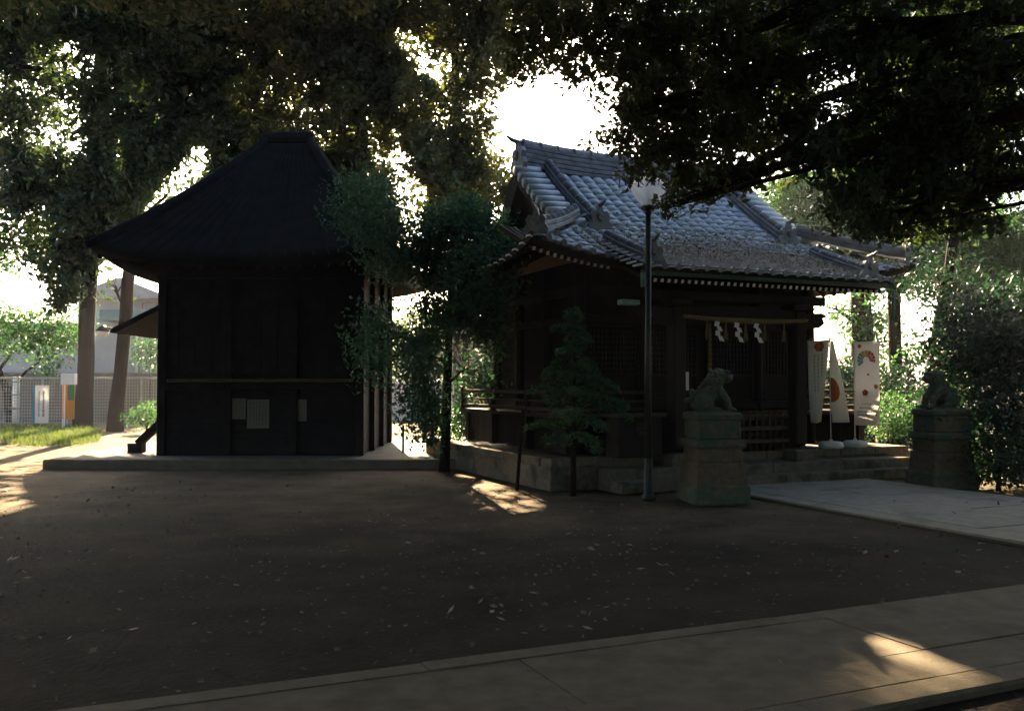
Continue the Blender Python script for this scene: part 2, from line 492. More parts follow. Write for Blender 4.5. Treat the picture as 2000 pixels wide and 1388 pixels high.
def tree(name, label, trunk, specs, mat, size=0.11, group=None, limbs=True, cat='tree', twig=0.24, narrow=0.5, seg=14, extra=(), limb_r=0.06, trunk_mat=None, keep_beam=True, cells=(), nlimb=7):
    """trunk: list of (x,y,z,r) in the world; specs: leaf masses (x0,y0,x1,y1,depth,density) seen at that distance, each a solid ellipsoid of leaves"""
    base = Vector(trunk[0][:3])
    root = thing(name, label, cat, (base.x, base.y, 0), 0, group)
    tm = trunk_mat or M_bark
    pts = [Vector(t[:3]) - Vector((base.x, base.y, 0)) for t in trunk]
    fine, rr = [], []
    for i in range(len(pts) - 1):
        for k in range(5):
            f = k / 5
            fine.append(pts[i].lerp(pts[i + 1], f)); rr.append(trunk[i][3] * (1 - f) + trunk[i + 1][3] * f)
    fine.append(pts[-1]); rr.append(trunk[-1][3])
    rr[0] *= 1.25; rr[1] *= 1.06
    for i in range(1, len(fine) - 1):
        fine[i] = fine[i] + Vector((random.uniform(-1, 1), random.uniform(-1, 1), 0)) * rr[i] * 0.10
    MB().tube(fine, rr, seg, wob=0.07).build('trunk', tm, root, True)
    allc, cents = [], []
    for sp in specs:
        x0, y0, x1, y1, d, lai = sp[:6]
        c = P((x0 + x1) / 2, (y0 + y1) / 2, d)
        rx, rz = (x1 - x0) / 2 / FPX * d, (y1 - y0) / 2 / FPX * d
        ry = sp[6] if len(sp) > 6 else max(0.8, min(2.2, (rx + rz) * 0.5))
        cents.append((c, max(rx, rz)))
        allc.append(clump(c, (rx, ry, rz), lai, size, twig, narrow))
    for (c, r, lai) in extra:
        cents.append((Vector(c), max(r)))
        allc.append(clump(c, r, lai, size, twig, narrow))
    if len(cells):
        cc = []
        for (px, py, w, d, lai) in cells:
            c = P(px, py, d); r = w * 0.72 / FPX * d
            cc.append(c)
            allc.append(clump(c, (r, max(r, 0.55), r), lai, size, min(twig, r * 0.36), narrow))
        step = max(1, len(cc) // nlimb)
        pick = random.sample(cc, min(len(cc), nlimb))
        cents += [(c, 0.35) for c in pick]
    q = np.concatenate(allc)
    q = q[q[:, 2] > 0.05]
    if keep_beam:
        q = q[sun_keep(q) | (RNG.uniform(0, 1, len(q)) < (0.07 if keep_beam is True else keep_beam))]
    v = leaf_arrays(q, size, narrow=narrow) - np.array([base.x, base.y, 0])
    link('crown', tri_mesh('crown', v, mat), root)
    if limbs:
        for c, r in cents:
            cl = c - Vector((base.x, base.y, 0))
            best = min(range(len(fine)), key=lambda i: (fine[i] - cl).length + max(0, fine[i].z - cl.z + 0.2) * 3 + (5 if fine[i].z < 0.25 * fine[-1].z else 0))
            a = fine[best]
            L = (cl - a).length
            if L < 0.4:
                continue
            r0 = min(rr[best] * 0.6, limb_r + 0.012 * L)
            mb = MB()
            pp, rd = [], []
            side = Vector((random.uniform(-1, 1), random.uniform(-1, 1), 0)) * L * 0.08
            for k in range(7):
                f = k / 6
                pp.append(a.lerp(cl, f) + Vector((0, 0, math.sin(f * math.pi) * L * 0.10)) + side * math.sin(f * math.pi) + Vector((random.uniform(-1, 1), random.uniform(-1, 1), random.uniform(-1, 1))) * L * 0.012)
                rd.append(r0 * (1 - 0.75 * f))
            mb.tube(pp, rd, 7, wob=0.06)
            for k in range(4):
                e = cl + Vector((random.uniform(-1, 1), random.uniform(-1, 1), random.uniform(-0.7, 0.7))) * r * 0.75
                s0 = pp[random.choice((3, 4, 5))]
                mid = s0.lerp(e, 0.5) + Vector((random.uniform(-1, 1), random.uniform(-1, 1), random.uniform(0, 1))) * r * 0.1
                mb.tube([s0, mid, e], [r0 * 0.35, r0 * 0.22, r0 * 0.06], 5)
            mb.build('limb', tm, root, True)
    return root

# ================================================================== GROUND, PATHS
A24 = R(24.0)
UX, UY = math.cos(A24), math.sin(A24)          # along the shrine front
def UV(u, v, h=0.0):
    return Vector((UX * u - UY * v, UY * u + UX * v, h))

def ground():
    mb = MB()
    xs = [-600, -200, -80] + [x for x in np.arange(-40, 40.1, 1.0)] + [80, 200, 600]
    ys = [-600, -200, -60] + [y for y in np.arange(-20, 60.1, 1.0)] + [120, 300, 900]
    nx = len(xs)
    vs_ = []
    for y in ys:
        for x in xs:
            z = -0.012 + 0.010 * math.sin(x * 0.9 + 1.3 * math.sin(y * 0.5)) * math.sin(y * 0.8 + 0.6 * x)
            vs_.append((x, y, z - 0.02))
    fs = [(j * nx + i, j * nx + i + 1, (j + 1) * nx + i + 1, (j + 1) * nx + i) for j in range(len(ys) - 1) for i in range(nx - 1)]
    mb.add(vs_, fs)
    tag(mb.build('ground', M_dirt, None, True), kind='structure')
ground()

M_pave2 = pmat('approach_stone', (0.22, 0.20, 0.155), (0.31, 0.285, 0.225), 7, 0.85, 0.4, 70, 0.25, c3=(0.17, 0.155, 0.115), s3=1.6, t3=0.60, coord='World')
def slab_path(name, u0, u1, v0, v1, rows, step, along='u', h=0.022, mat=None):
    """stone slabs laid on a soil bed; rows are (start, end) fractions across"""
    bed = MB()
    c = UV((u0 + u1) / 2, (v0 + v1) / 2)
    root = None
    Mx = Matrix.Rotation(A24, 4, 'Z')
    bed.box((0, 0, -0.02), (u1 - u0, v1 - v0, 0.03))
    root = bed.build(name, M_gap, None, False, (c.x, c.y, 0.0))
    root.rotation_euler = (0, 0, A24)
    tag(root, kind='structure')
    cache = {}
    for ri, (a, b, st) in enumerate(rows):
        length = (u1 - u0) if along == 'u' else (v1 - v0)
        width = (v1 - v0) if along == 'u' else (u1 - u0)
        pos = -length / 2 + (0 if ri % 2 else -st * 0.4)
        while pos < length / 2:
            p0, p1 = max(pos, -length / 2), min(pos + st, length / 2)
            pos += st
            if p1 - p0 < 0.1:
                continue
            L, W = p1 - p0 - 0.004, (b - a) * width - 0.004
            key = (round(L, 3), round(W, 3))
            if key not in cache:
                sz = (L, W, 0.05) if along == 'u' else (W, L, 0.05)
                m = MB(); m.box((0, 0, 0), sz, 0.003)
                me = m.mesh('paving_slab'); me.materials.append(mat or M_pave)
                cache[key] = me
            cc = -width / 2 + (a + b) / 2 * width
            z = h - 0.025 + random.uniform(-0.004, 0.004)
            loc = ((p0 + p1) / 2, cc, z) if along == 'u' else (cc, (p0 + p1) / 2, z)
            o = link('paving_slab', cache[key], root, loc)
            o.rotation_euler = (random.uniform(-1, 1) * 0.002, random.uniform(-1, 1) * 0.002, 0)
    return root
slab_path('paved_path', -8, 16, 3.30, 4.82, [(0.0, 0.13, 2.4), (0.13, 0.38, 2.0), (0.38, 0.90, 2.2), (0.90, 1.0, 2.4)], 0.9)
slab_path('paved_approach', 8.15, 11.3, 4.95, 11.40, [(0.0, 0.1, 2.2), (0.1, 0.5, 1.9), (0.5, 0.9, 1.9), (0.9, 1.0, 2.2)], 0.9, 'v', mat=M_pave2)

# ================================================================== SHRINE HALL (right)
SO = UV(9.5, 15.3)
shrine = thing('shrine_hall', 'wooden shrine hall with curved grey tiled roof strewn with brown leaves', 'shrine', SO, A24)
EB, EH, EW = 3.3, 3.45, 3.82                   # eave distance, eave height, eave half width
def zf(b):
    t = 1 - b / EB
    return 5.6 - 2.15 * (1.3 * t - 0.3 * t * t)
def lift(s, b, half):
    q = max(0.0, (abs(s) - half * 0.5) / (half * 0.5))
    return 0.30 * q * q * max(0.0, 1 - b / EB) ** 2.5
PW, PY0, PY1 = 2.43, -2.6, -4.1
def front_z(x, y):
    if y < PY0 and abs(x) <= PW + 0.01:
        s = (PY0 - y) / (PY0 - PY1)
        return zf(0.7) - 0.56 * (1.12 * s - 0.12 * s * s)
    return zf(EB + y) + lift(x, EB + y, EW)
BK = 0.66                                       # the rear slope is shorter and steeper than the front
def yb(y):
    return y if y < 0 else y * BK
def side_z(x, y):
    a = EW - abs(x)
    return zf(a) + lift(y, a, EB)

# roof deck
def deck():
    mb = MB()
    def grid(fn, n, m):
        vs_ = [fn(i / n, j / m) for j in range(m + 1) for i in range(n + 1)]
        fs = [(j * (n + 1) + i, j * (n + 1) + i + 1, (j + 1) * (n + 1) + i + 1, (j + 1) * (n + 1) + i) for j in range(m) for i in range(n)]
        mb.add(vs_, fs)
    def halfx(b):
        return EW - b if b < 1.35 else 2.6
    for sgn in (-1, 1):
        def f(i, j):
            b = j * EB
            x = (2 * i - 1) * halfx(b)
            y = -EB + b
            return (x, y if sgn < 0 else -y * BK, zf(b) + lift(x, b, EW) - 0.03)
        grid(f, 24, 14)
        def g(i, j):
            a = j * 1.65
            y = (2 * i - 1) * (EB - a)
            return (sgn * (EW - a), yb(y), zf(a) + lift(y, a, EB) - 0.03)
        grid(g, 20, 7)
    def h(i, j):
        x = (2 * i - 1) * PW
        y = PY0 + (PY1 - PY0) * j
        return (x, y, front_z(x, y - 1e-4) - 0.03)
    grid(h, 12, 8)
    o = mb.build('roof', M_wood, shrine)
    sm = o.modifiers.new('thick', 'SOLIDIFY'); sm.thickness = 0.09; sm.offset = -1
    return o
roof = deck()

# tiles
TW, TE = 0.247, 0.215
def tile_geo():
    prof = []
    for k in range(9):
        f = k / 8
        x = (f - 0.5) * (TW - 0.024)
        z = 0.044 * (1 - (2 * f - 1) ** 2) - 0.016 + (0.010 if 0.7 < f < 0.95 else 0)
        prof.append((x, z))
    vs_, fs = [], []
    for (x, z) in prof:
        sc = 0.034 * (1 - (2 * x / TW) ** 2)
        vs_ += [(x, -sc, z + 0.002), (x, -sc, z + 0.028), (x, 0.27, z + 0.002)]
    for k in range(len(prof) - 1):
        a, b = k * 3, (k + 1) * 3
        fs += [(a, b, b + 1, a + 1), (a + 1, b + 1, b + 2, a + 2)]
    return vs_, fs
TV, TF = tile_geo()
tile_me = bpy.data.meshes.new('roof_tile'); tile_me.from_pydata(TV, [], TF); tile_me.update()
for p in tile_me.polygons: p.use_smooth = True
tile_me.materials.append(M_tile)

def tile_frames():
    out = []
    n = int(2 * EW / TW)
    def column(posfn, bmax, tx_dir):
        # posfn(b) -> point on slope b metres in from the eave; walk up by arc length
        b, acc, last = 0.0, 0.0, posfn(0.0)
        pts = [(0.0, last)]
        while b < bmax:
            b += 0.02
            p = posfn(b); acc += (p - last).length; last = p
            if acc >= TE:
                pts.append((b, p)); acc = 0.0
        for b, p in pts:
            q = posfn(b + 0.12)
            ty = (q - p).normalized()
            tz = tx_dir.cross(ty).normalized() if True else None
            tx = ty.cross(tz)
            jit = Vector((random.uniform(-1, 1), random.uniform(-1, 1), 0)) * 0.004
            M = Matrix(((tx.x, ty.x, tz.x, p.x + jit.x), (tx.y, ty.y, tz.y, p.y + jit.y), (tx.z, ty.z, tz.z, p.z), (0, 0, 0, 1)))
            M = M @ Matrix.Rotation(random.uniform(-1, 1) * 0.02, 4, 'Y') @ Matrix.Rotation(random.uniform(-1, 1) * 0.012, 4, 'X')
            out.append(M)
    for i in range(n):
        x = -EW + TW * (i + 0.5)
        bm_ = EB - 0.2 if abs(x) < 2.6 else EW - abs(x)
        dzdx = (zf(0) + lift(x + 0.1, 0, EW) - zf(0) - lift(x - 0.1, 0, EW)) / 0.2
        if abs(x) < PW:
            column(lambda b, x=x: Vector((x, PY1 + b, front_z(x, PY1 + b))), bm_ + (-PY1 - EB), Vector((1, 0, 0)))
        else:
            column(lambda b, x=x: Vector((x, -EB + b, zf(b) + lift(x, b, EW))), bm_, Vector((1, 0, dzdx * 0.6)).normalized())
    nfront = len(out)
    for sgn in (-1, 1):
        m = int(2 * EB / TW)
        for i in range(m):
            y = -EB + TW * (i + 0.5)
            am = min(1.6, EB - abs(y))
            column(lambda a, y=y, sgn=sgn: Vector((sgn * (EW - a), yb(y), side_z(EW - a, y))), am, Vector((0, sgn, 0)) * 1.0)
    return out, nfront
frames, nfront = tile_frames()
SM = Matrix.Translation(SO) @ Matrix.Rotation(A24, 4, 'Z')
order = sorted(range(len(frames)), key=lambda i: (SM @ frames[i].translation - Vector((0, 0, EYE))).length + (50 if i >= nfront else 0))
single = set(order[:296])
rest = MB()
for i, M in enumerate(frames):
    if i in single:
        o = link('roof_tile', tile_me, roof)
        o.matrix_local = M
    else:
        rest.add(TV, TF, M)
ro = rest.build('tile_courses', M_tile, roof, True); ro['kind'] = 'stuff'

# ridge, verge and hip tiles
def ridge_run(pts, w, h, name, parent, courses=3, cap=0.085):
    """stacked flat tile courses with a round cap, following a line of points"""
    mb = MB()
    pts = [Vector(p) for p in pts]
    for i in range(len(pts) - 1):
        for c in range(courses):
            z0 = h * c / courses
            hh = h / courses
            up = Vector((0, 0, z0 + hh / 2))
            ww = w * (1.0 - 0.10 * c)
            d = (pts[i + 1] - pts[i]).normalized() * 0.012
            mb.beam(pts[i] - d + up, pts[i + 1] - d * 0 + up, ww, hh * 0.72, 0.006)
            mb.beam(pts[i] + d * 0 + up + Vector((0, 0, hh * 0.43)), pts[i + 1] + up + Vector((0, 0, hh * 0.43)), ww * 0.86, hh * 0.22)
    o = mb.build(name, M_ridge, parent)
    n = sum((pts[i + 1] - pts[i]).length for i in range(len(pts) - 1)) / 0.24
    cm = MB()
    for i in range(len(pts) - 1):
        k = max(1, int((pts[i + 1] - pts[i]).length / 0.24))
        for j in range(k):
            a = pts[i].lerp(pts[i + 1], j / k) + Vector((0, 0, h))
            b = pts[i].lerp(pts[i + 1], (j + 1) / k) + Vector((0, 0, h))
            cm.tube([a, a.lerp(b, 0.12), a.lerp(b, 0.14), b], [cap * 1.12, cap * 1.12, cap, cap], 10)
    cm.build('cap_tiles', M_ridge, o, True)
    return o
rp = [(x, 0, 5.46 + 0.10 * (abs(x) / 2.5) ** 3) for x in np.linspace(-2.50, 2.50, 15)]
main_ridge = ridge_run(rp, 0.36, 0.46, 'main_ridge', roof, 5, 0.10)
def ogre(p, d, s, parent, name='ridge_end_tile'):
    """upright ridge-end tile: shouldered plate with curled horns and a boss"""
    d = Vector(d).normalized(); x = Vector((-d.y, d.x, 0)).normalized(); z = Vector((0, 0, 1))
    out = [(-0.5, 0), (0.5, 0), (0.56, 0.18), (0.40, 0.42), (0.44, 0.62), (0.30, 0.80), (0.16, 0.74), (0.08, 1.0), (-0.08, 1.0), (-0.16, 0.74), (-0.30, 0.80), (-0.44, 0.62), (-0.40, 0.42), (-0.56, 0.18)]
    mb = MB()
    mb.prism([(a * s, b * s) for a, b in out], Vector(p) - z * 0.04, x, z, d * 0.09 * s * 2)
    mb.tube([Vector(p) + z * 0.42 * s + d * 0.1 * s, Vector(p) + z * 0.42 * s + d * 0.28 * s], [0.22 * s, 0.13 * s], 10)
    mb.tube([Vector(p) + z * 0.9 * s, Vector(p) + z * 0.98 * s + d * 0.35 * s, Vector(p) + z * 1.12 * s + d * 0.6 * s], [0.10 * s, 0.085 * s, 0.04 * s], 8)
    return mb.build(name, M_ridge, parent, False)
for sx in (-1, 1):
    ogre((sx * 2.50, 0, 5.56), (sx, 0, 0), 0.52, roof)
    # descending ridge
    pts = [(sx * 2.0, y, zf(EB + y) + 0.03) for y in np.linspace(-0.15, -2.0, 9)]
    ridge_run(pts, 0.22, 0.17, 'descending_ridge', roof, 2, 0.075)
    ogre((sx * 2.0, -2.02, zf(EB - 2.0) + 0.03), (0, -1, -0.1), 0.40, roof)
    # hip ridge to the corner
    pts = []
    for f in np.linspace(0, 1, 9):
        a = 1.45 * (1 - f) + 0.12 * f
        pts.append((sx * (EW - a), -(EB - a), zf(a) + lift(EW, a, EW) * 1.0 + 0.03))
    ridge_run(pts, 0.22, 0.16, 'hip_ridge', roof, 2, 0.075)
    ogre(pts[-1], (sx, -1, 0.0), 0.36, roof)
    # porch edge ridge
    pts = [(sx * (PW - 0.30), y, front_z(0, y) + 0.03) for y in np.linspace(-2.55, -3.85, 7)]
    ridge_run(pts, 0.20, 0.12, 'porch_edge_ridge', roof, 2, 0.07)
    ogre(pts[-1], (0, -1, 0), 0.36, roof)
    # verge tiles on the gable side
    for j, y in enumerate(np.arange(-0.2, -1.95, -0.19)):
        z = zf(EB + y)
        MB().tube([(sx * 2.22, y, z + 0.05), (sx * 2.46, y, z + 0.045), (sx * 2.72, y, z + 0.02)], [0.085, 0.085, 0.09], 10).build('verge_tile', M_tile, roof, True)
    for y in np.linspace(-2.62, -4.02, 9):
        z = front_z(0, y)
        MB().beam((sx * (PW - 0.18), y, z + 0.05), (sx * (PW + 0.10), y - 0.0, z + 0.0), 0.145, 0.03, 0.006).build('verge_tile', M_tile, roof)
    # gable wall and barge boards
    gp = [(-1.7, zf(EB - 1.7) - 0.1), (1.7 * BK, zf(EB - 1.7) - 0.1)] + [(yb(y), zf(EB - abs(y)) - 0.1) for y in np.linspace(1.6, -1.6, 13)]
    MB().prism(gp, (sx * 2.22, 0, 0), (0, 1, 0), (0, 0, 1), (sx * 0.06, 0, 0)).build('gable_wall', M_wood, shrine)
    for s2 in (-1, 1):
        mb = MB()
        ys = np.linspace(0.02, 1.40, 8)
        for k in range(7):
            mb.beam((sx * 2.57, yb(s2 * ys[k]), zf(EB - ys[k]) - 0.20), (sx * 2.57, yb(s2 * ys[k + 1]), zf(EB - ys[k + 1]) - 0.20), 0.05, 0.22)
        mb.build('barge_board', M_wood, shrine)
# round end tiles along the eaves
def eave_ends(pts, parent):
    me = MB().tube([(0, -0.02, 0), (0, 0.05, 0)], 0.05, 10).mesh('eave_end_tile'); me.materials.append(M_ridge)
    for p in pts:
        link('eave_end_tile', me, parent, p)
eave_ends([(-EW + TW * i, -EB - 0.02, zf(0) + lift(-EW + TW * i, 0, EW) + 0.035) for i in range(1, 32) if abs(-EW + TW * i) > PW + 0.05], roof)
eave_ends([(-EW + TW * i, PY1 - 0.02, front_z(0, PY1) + 0.035) for i in range(1, 32) if abs(-EW + TW * i) <= PW], roof)
# eave boards
mb = MB(); mbl = MB()
xs = np.linspace(-EW + 0.05, EW - 0.05, 21)
for k in range(20):
    if abs((xs[k] + xs[k + 1]) / 2) < PW - 0.1:
        continue
    for yy in (-EB + 0.06,):
        (mbl if xs[k] < 0 else mb).beam((xs[k], yy, zf(0) + lift(xs[k], 0, EW) - 0.09), (xs[k + 1], yy, zf(0) + lift(xs[k + 1], 0, EW) - 0.09), 0.06, 0.07)
mb.build('eave_board', M_wood, shrine); mbl.build('eave_board', M_wood, shrine)
ez = front_z(0, PY1)
MB().beam((-PW, PY1 + 0.05, ez - 0.07), (PW, PY1 + 0.05, ez - 0.07), 0.06, 0.06).build('eave_board', M_copper, shrine)
# rafters with white tips
def rafter(x, y0, y1, zfun, sz=0.055):
    p0, p1 = Vector((x, y0, zfun(x, y0) - 0.20)), Vector((x, y1, zfun(x, y1) - 0.20))
    o = MB().beam(p0, p1, sz, sz * 1.15).build('rafter', M_wood, shrine)
    d = (p0 - p1).normalized()
    MB().beam(p0 + d * 0.002, p0 + d * 0.010, sz * 0.92, sz * 1.05).build('painted_tip', M_white, o)
mainz = lambda x, y: zf(EB + y) + lift(x, EB + y, EW)
for x in np.arange(-3.72, -2.44, 0.115):
    for sx in (1, -1):
        rafter(sx * x, -3.12, -1.9, mainz)
for x in np.arange(-2.28, 2.3, 0.12):
    rafter(x, -3.98, -2.6, lambda x, y: front_z(0, y), 0.05)
for sx in (-1, 1):                                # side rafters
    for y in np.arange(-2.9, 2.95, 0.29):
        z1 = zf(0.15) + lift(y, 0.15, EB) - 0.2
        ai = min(1.42, EB - abs(y) - 0.08)
        if ai < 0.3:
            continue
        MB().beam((sx * 3.68, yb(y), z1), (sx * (EW - ai), yb(y), zf(ai) + lift(y, ai, EB) - 0.2), 0.055, 0.065).build('side_rafter', M_wood, shrine)

# leaf litter on the tiles
def roof_litter():
    pts = []
    while len(pts) < 9000:
        x = random.uniform(-2.6, 3.6)
        y = random.gauss(-2.75, 0.55)
        if y < -4.05 or y > -0.9:
            continue
        if abs(x) > PW and y < -EB + 0.05:
            continue
        if random.random() > 0.35 + 0.65 * math.exp(-((x - 0.3) / 1.7) ** 2):
            continue
        if abs(x) > EW - (EB + y):
            continue
        pts.append((x, y, front_z(x, y) + 0.055 + random.uniform(0, 0.02)))
    c = np.array(pts)
    n = len(c)
    nrm = RNG.normal(size=(n, 3)) * 0.4; nrm[:, 1] -= 0.5; nrm[:, 2] += 1
    nrm /= np.linalg.norm(nrm, axis=1, keepdims=True)
    d = RNG.normal(size=(n, 3)); d -= nrm * np.sum(d * nrm, 1, keepdims=True); d /= np.linalg.norm(d, axis=1, keepdims=True)
    w = np.cross(nrm, d)
    L = RNG.uniform(0.014, 0.036, (n, 1))
    v = np.stack([c - d * L, c + w * L * 0.5, c + d * L, c - w * L * 0.5], 1).reshape(-1, 3)
    o = link('leaf_litter', tri_mesh('leaf_litter', v, L_dead), roof); o['kind'] = 'stuff'
roof_litter()

# body
PH = 0.45                                       # stone platform height
plat = MB(); plat.box((0, -0.45, PH / 2 - 0.06), (7.08, 5.7, PH - 0.06 + 0.0), 0.01)
platform = plat.build('stone_platform', M_granite, shrine)
for i in range(9):                              # edge stones along the front and sides
    w = 7.1 / 9
    MB().box((-3.55 + w * (i + 0.5), -3.16, PH - 0.06), (w - 0.008, 0.36, 0.13), 0.012).build('edge_stone', M_granite, platform)
for sx in (-1, 1):
    for i in range(8):
        w = 5.3 / 8
        MB().box((sx * 3.41, -2.97 + w * (i + 0.5), PH - 0.06), (0.32, w - 0.008, 0.13), 0.012).build('edge_stone', M_granite, platform)
for k, (y, h) in enumerate(((-3.56, 0.30), (-3.87, 0.15))):
    for i in range(4):
        w = 5.9 / 4
        MB().box((0.15 - 2.95 + w * (i + 0.5), y - 0.03, h / 2 - 0.01), (w - 0.006, 0.40 if k == 0 else 0.36, h + 0.02), 0.012).build('step_stone', M_granite, platform)
wall = MB()
wall.box((0, -0.4, 2.0), (4.72, 3.3, 3.2))
wall_o = wall.build('wall', M_wood, shrine)
for x in (-2.4, -1.2, 1.2, 2.4):
    MB().tube([(x, -2.1, PH), (x, -2.1, 3.5)], 0.11, 14).build('post', M_wood, shrine, True)
for y in (-0.9, 0.25, 1.3):
    for sx in (-1, 1):
        MB().tube([(sx * 2.4, y, PH), (sx * 2.4, y, 3.5)], 0.11, 14).build('post', M_wood, shrine, True)
for z in (1.18, 2.62, 3.1):
    MB().box((0, -2.12, z), (4.9, 0.14, 0.14), 0.01).build('tie_beam', M_wood, shrine)
    for sx in (-1, 1):
        MB().box((sx * 2.42, -0.4, z), (0.12, 3.4, 0.14), 0.01).build('tie_beam', M_wood, shrine)
for sx in (-1, 1):                              # side wall boards
    for k in range(7):
        MB().box((sx * 2.372, -0.4, 1.36 + k * 0.18), (0.03, 3.2, 0.168), 0.004).build('wall_board', M_wood, shrine)
# lattice doors: paper behind, bars in front
for i, x in enumerate((-1.8, -0.6, 0.6, 1.8)):
    fr = MB()
    w, z0, z1 = 0.96, 1.28, 2.52
    for dx in (-w / 2, w / 2):
        fr.box((x + dx, -2.13, (z0 + z1) / 2), (0.05, 0.05, z1 - z0), 0.004)
    for z in (z0, z0 + 0.42, z1):
        fr.box((x, -2.132, z), (w, 0.05, 0.05), 0.004)
    do = fr.build('lattice_door', M_wood, shrine)
    MB().box((x, -2.075, (z0 + 0.42 + z1) / 2), (w - 0.05, 0.006, z1 - z0 - 0.42)).build('door_paper', M_oldpaper, do)
    MB().box((x, -2.10, z0 + 0.21), (w - 0.05, 0.02, 0.38)).build('door_board', M_wood, do)
    br = MB()
    for k in range(13):
        br.box((x - w / 2 + 0.04 + k * (w - 0.08) / 12, -2.12, (z0 + 0.42 + z1) / 2), (0.045, 0.03, z1 - z0 - 0.44))
    for k in range(9):
        br.box((x, -2.10, z0 + 0.48 + k * 0.09), (w - 0.05, 0.02, 0.035))
    br.build('lattice', M_wood, do)
# veranda and low railing
VZ, VW, VY = 1.08, 3.12, -2.92
for k in range(5):
    MB().box((0, VY + 0.08 + k * 0.16, VZ - 0.03), (2 * VW, 0.152, 0.06), 0.006).build('veranda_board', M_wood2 if k == 0 else M_wood, shrine)
for sx in (-1, 1):
    for k in range(4):
        MB().box((sx * (VW - 0.08 - k * 0.16), -0.5, VZ - 0.032), (0.152, 4.2, 0.06), 0.006).build('veranda_board', M_wood, shrine)
    for y in (-2.75, -1.3, 0.2, 1.4):
        MB().box((sx * (VW - 0.15), y, (PH + VZ) / 2 - 0.02), (0.14, 0.14, VZ - PH - 0.06), 0.008).build('veranda_post', M_wood, shrine)
    rails = MB()
    for z, t in ((0.34, 0.06), (0.20, 0.035), (0.07, 0.05)):
        MB().beam((sx * (VW - 0.05), VY - 0.2, VZ + z), (sx * (VW - 0.05), 1.6, VZ + z), t, t, 0.006).build('railing', M_wood2, shrine)
        MB().beam((sx * (VW + 0.15), VY + 0.06, VZ + z), (sx * 1.55, VY + 0.06, VZ + z), t, t, 0.006).build('railing', M_wood2, shrine)
    for x in (VW - 0.05, 2.4, 1.6):
        MB().box((sx * x, VY + 0.06, VZ + 0.2), (0.075, 0.075, 0.46), 0.008).build('railing_post', M_wood, shrine)
    for y in (-1.5, 0.0, 1.5):
        MB().box((sx * (VW - 0.05), y, VZ + 0.2), (0.075, 0.075, 0.46), 0.008).build('railing_post', M_wood, shrine)
for sx in (-1, 1):                              # skirting boards under the side verandas
    for k in range(12):
        MB().box((sx * (VW - 0.24), -2.60 + k * 0.36, (PH + VZ) / 2 - 0.03), (0.03, 0.35, VZ - PH - 0.08), 0.004).build('skirting_board', M_wood, shrine)
for k in range(3):                              # wooden stair up to the doors
    MB().box((0, -3.02 + 0.0 - (2 - k) * 0.0 - 0.13 * (2 - k), PH + 0.2 * (k + 1) - 0.03), (2.3, 0.26, 0.055), 0.006).build('stair_tread', M_wood2, shrine)
# porch
for sx in (-1, 1):
    MB().box((sx * 1.19 - 0.27, -3.48, 0.08 + PH / 2 - 0.12), (0.42, 0.42, 0.6), 0.02).build('post_base', M_granite, shrine)
    MB().box((sx * 1.19 - 0.27, -3.48, 1.66), (0.23, 0.23, 2.2), 0.025).build('porch_post', M_wood, shrine)
    MB().box((sx * 1.19 - 0.27, -3.48, 2.82), (0.40, 0.34, 0.12), 0.03).build('bracket_block', M_wood, shrine)
    nos = [(0, -0.10), (0.28, -0.10), (0.40, -0.02), (0.36, 0.06), (0.46, 0.10), (0.34, 0.15), (0, 0.13)]
    MB().prism([(sx * a, b) for a, b in nos], (sx * 1.31 - 0.27, -3.56, 2.58), (1, 0, 0), (0, 0, 1), (0, 0.15, 0)).build('beam_nosing', M_wood, shrine)
    mb = MB(); pts = [(sx * 1.19 - 0.27, -3.40, 2.5), (sx * 1.19 - 0.27, -2.9, 2.72), (sx * 1.19 - 0.27, -2.3, 2.78), (sx * 1.19 - 0.27, -2.1, 2.7)]
    for a, b in zip(pts[:-1], pts[1:]): mb.beam(a, b, 0.13, 0.2)
    mb.build('tie_beam', M_wood, shrine)
mb = MB()
for k in range(8):
    x0, x1 = -1.4 + 2.4 * k / 8, -1.4 + 2.4 * (k + 1) / 8
    f = lambda x: 2.60 + 0.07 * (1 - ((x + 0.2) / 1.2) ** 2)
    mb.beam((x0, -3.48, f(x0)), (x1, -3.48, f(x1)), 0.17, 0.24)
mb.build('porch_beam', M_wood, shrine)
MB().box((-0.27, -3.48, 2.93), (3.5, 0.14, 0.14), 0.01).build('purlin', M_wood, shrine)
# copper covered beam end and gutter pieces at the porch corner
MB().box((-2.32, -3.50, 2.78), (0.30, 0.17, 0.075), 0.006, ).build('copper_beam_cap', M_verdigris, shrine)
MB().tube([(-2.42, -4.06, 2.96), (-2.42, -4.06, 3.16)], 0.035, 10).build('gutter_spout', M_verdigris, shrine, True)
MB().tube([(2.46, -4.06, 2.60), (2.46, -4.06, 3.10)], 0.03, 10).build('gutter_spout', M_verdigris, shrine, True)

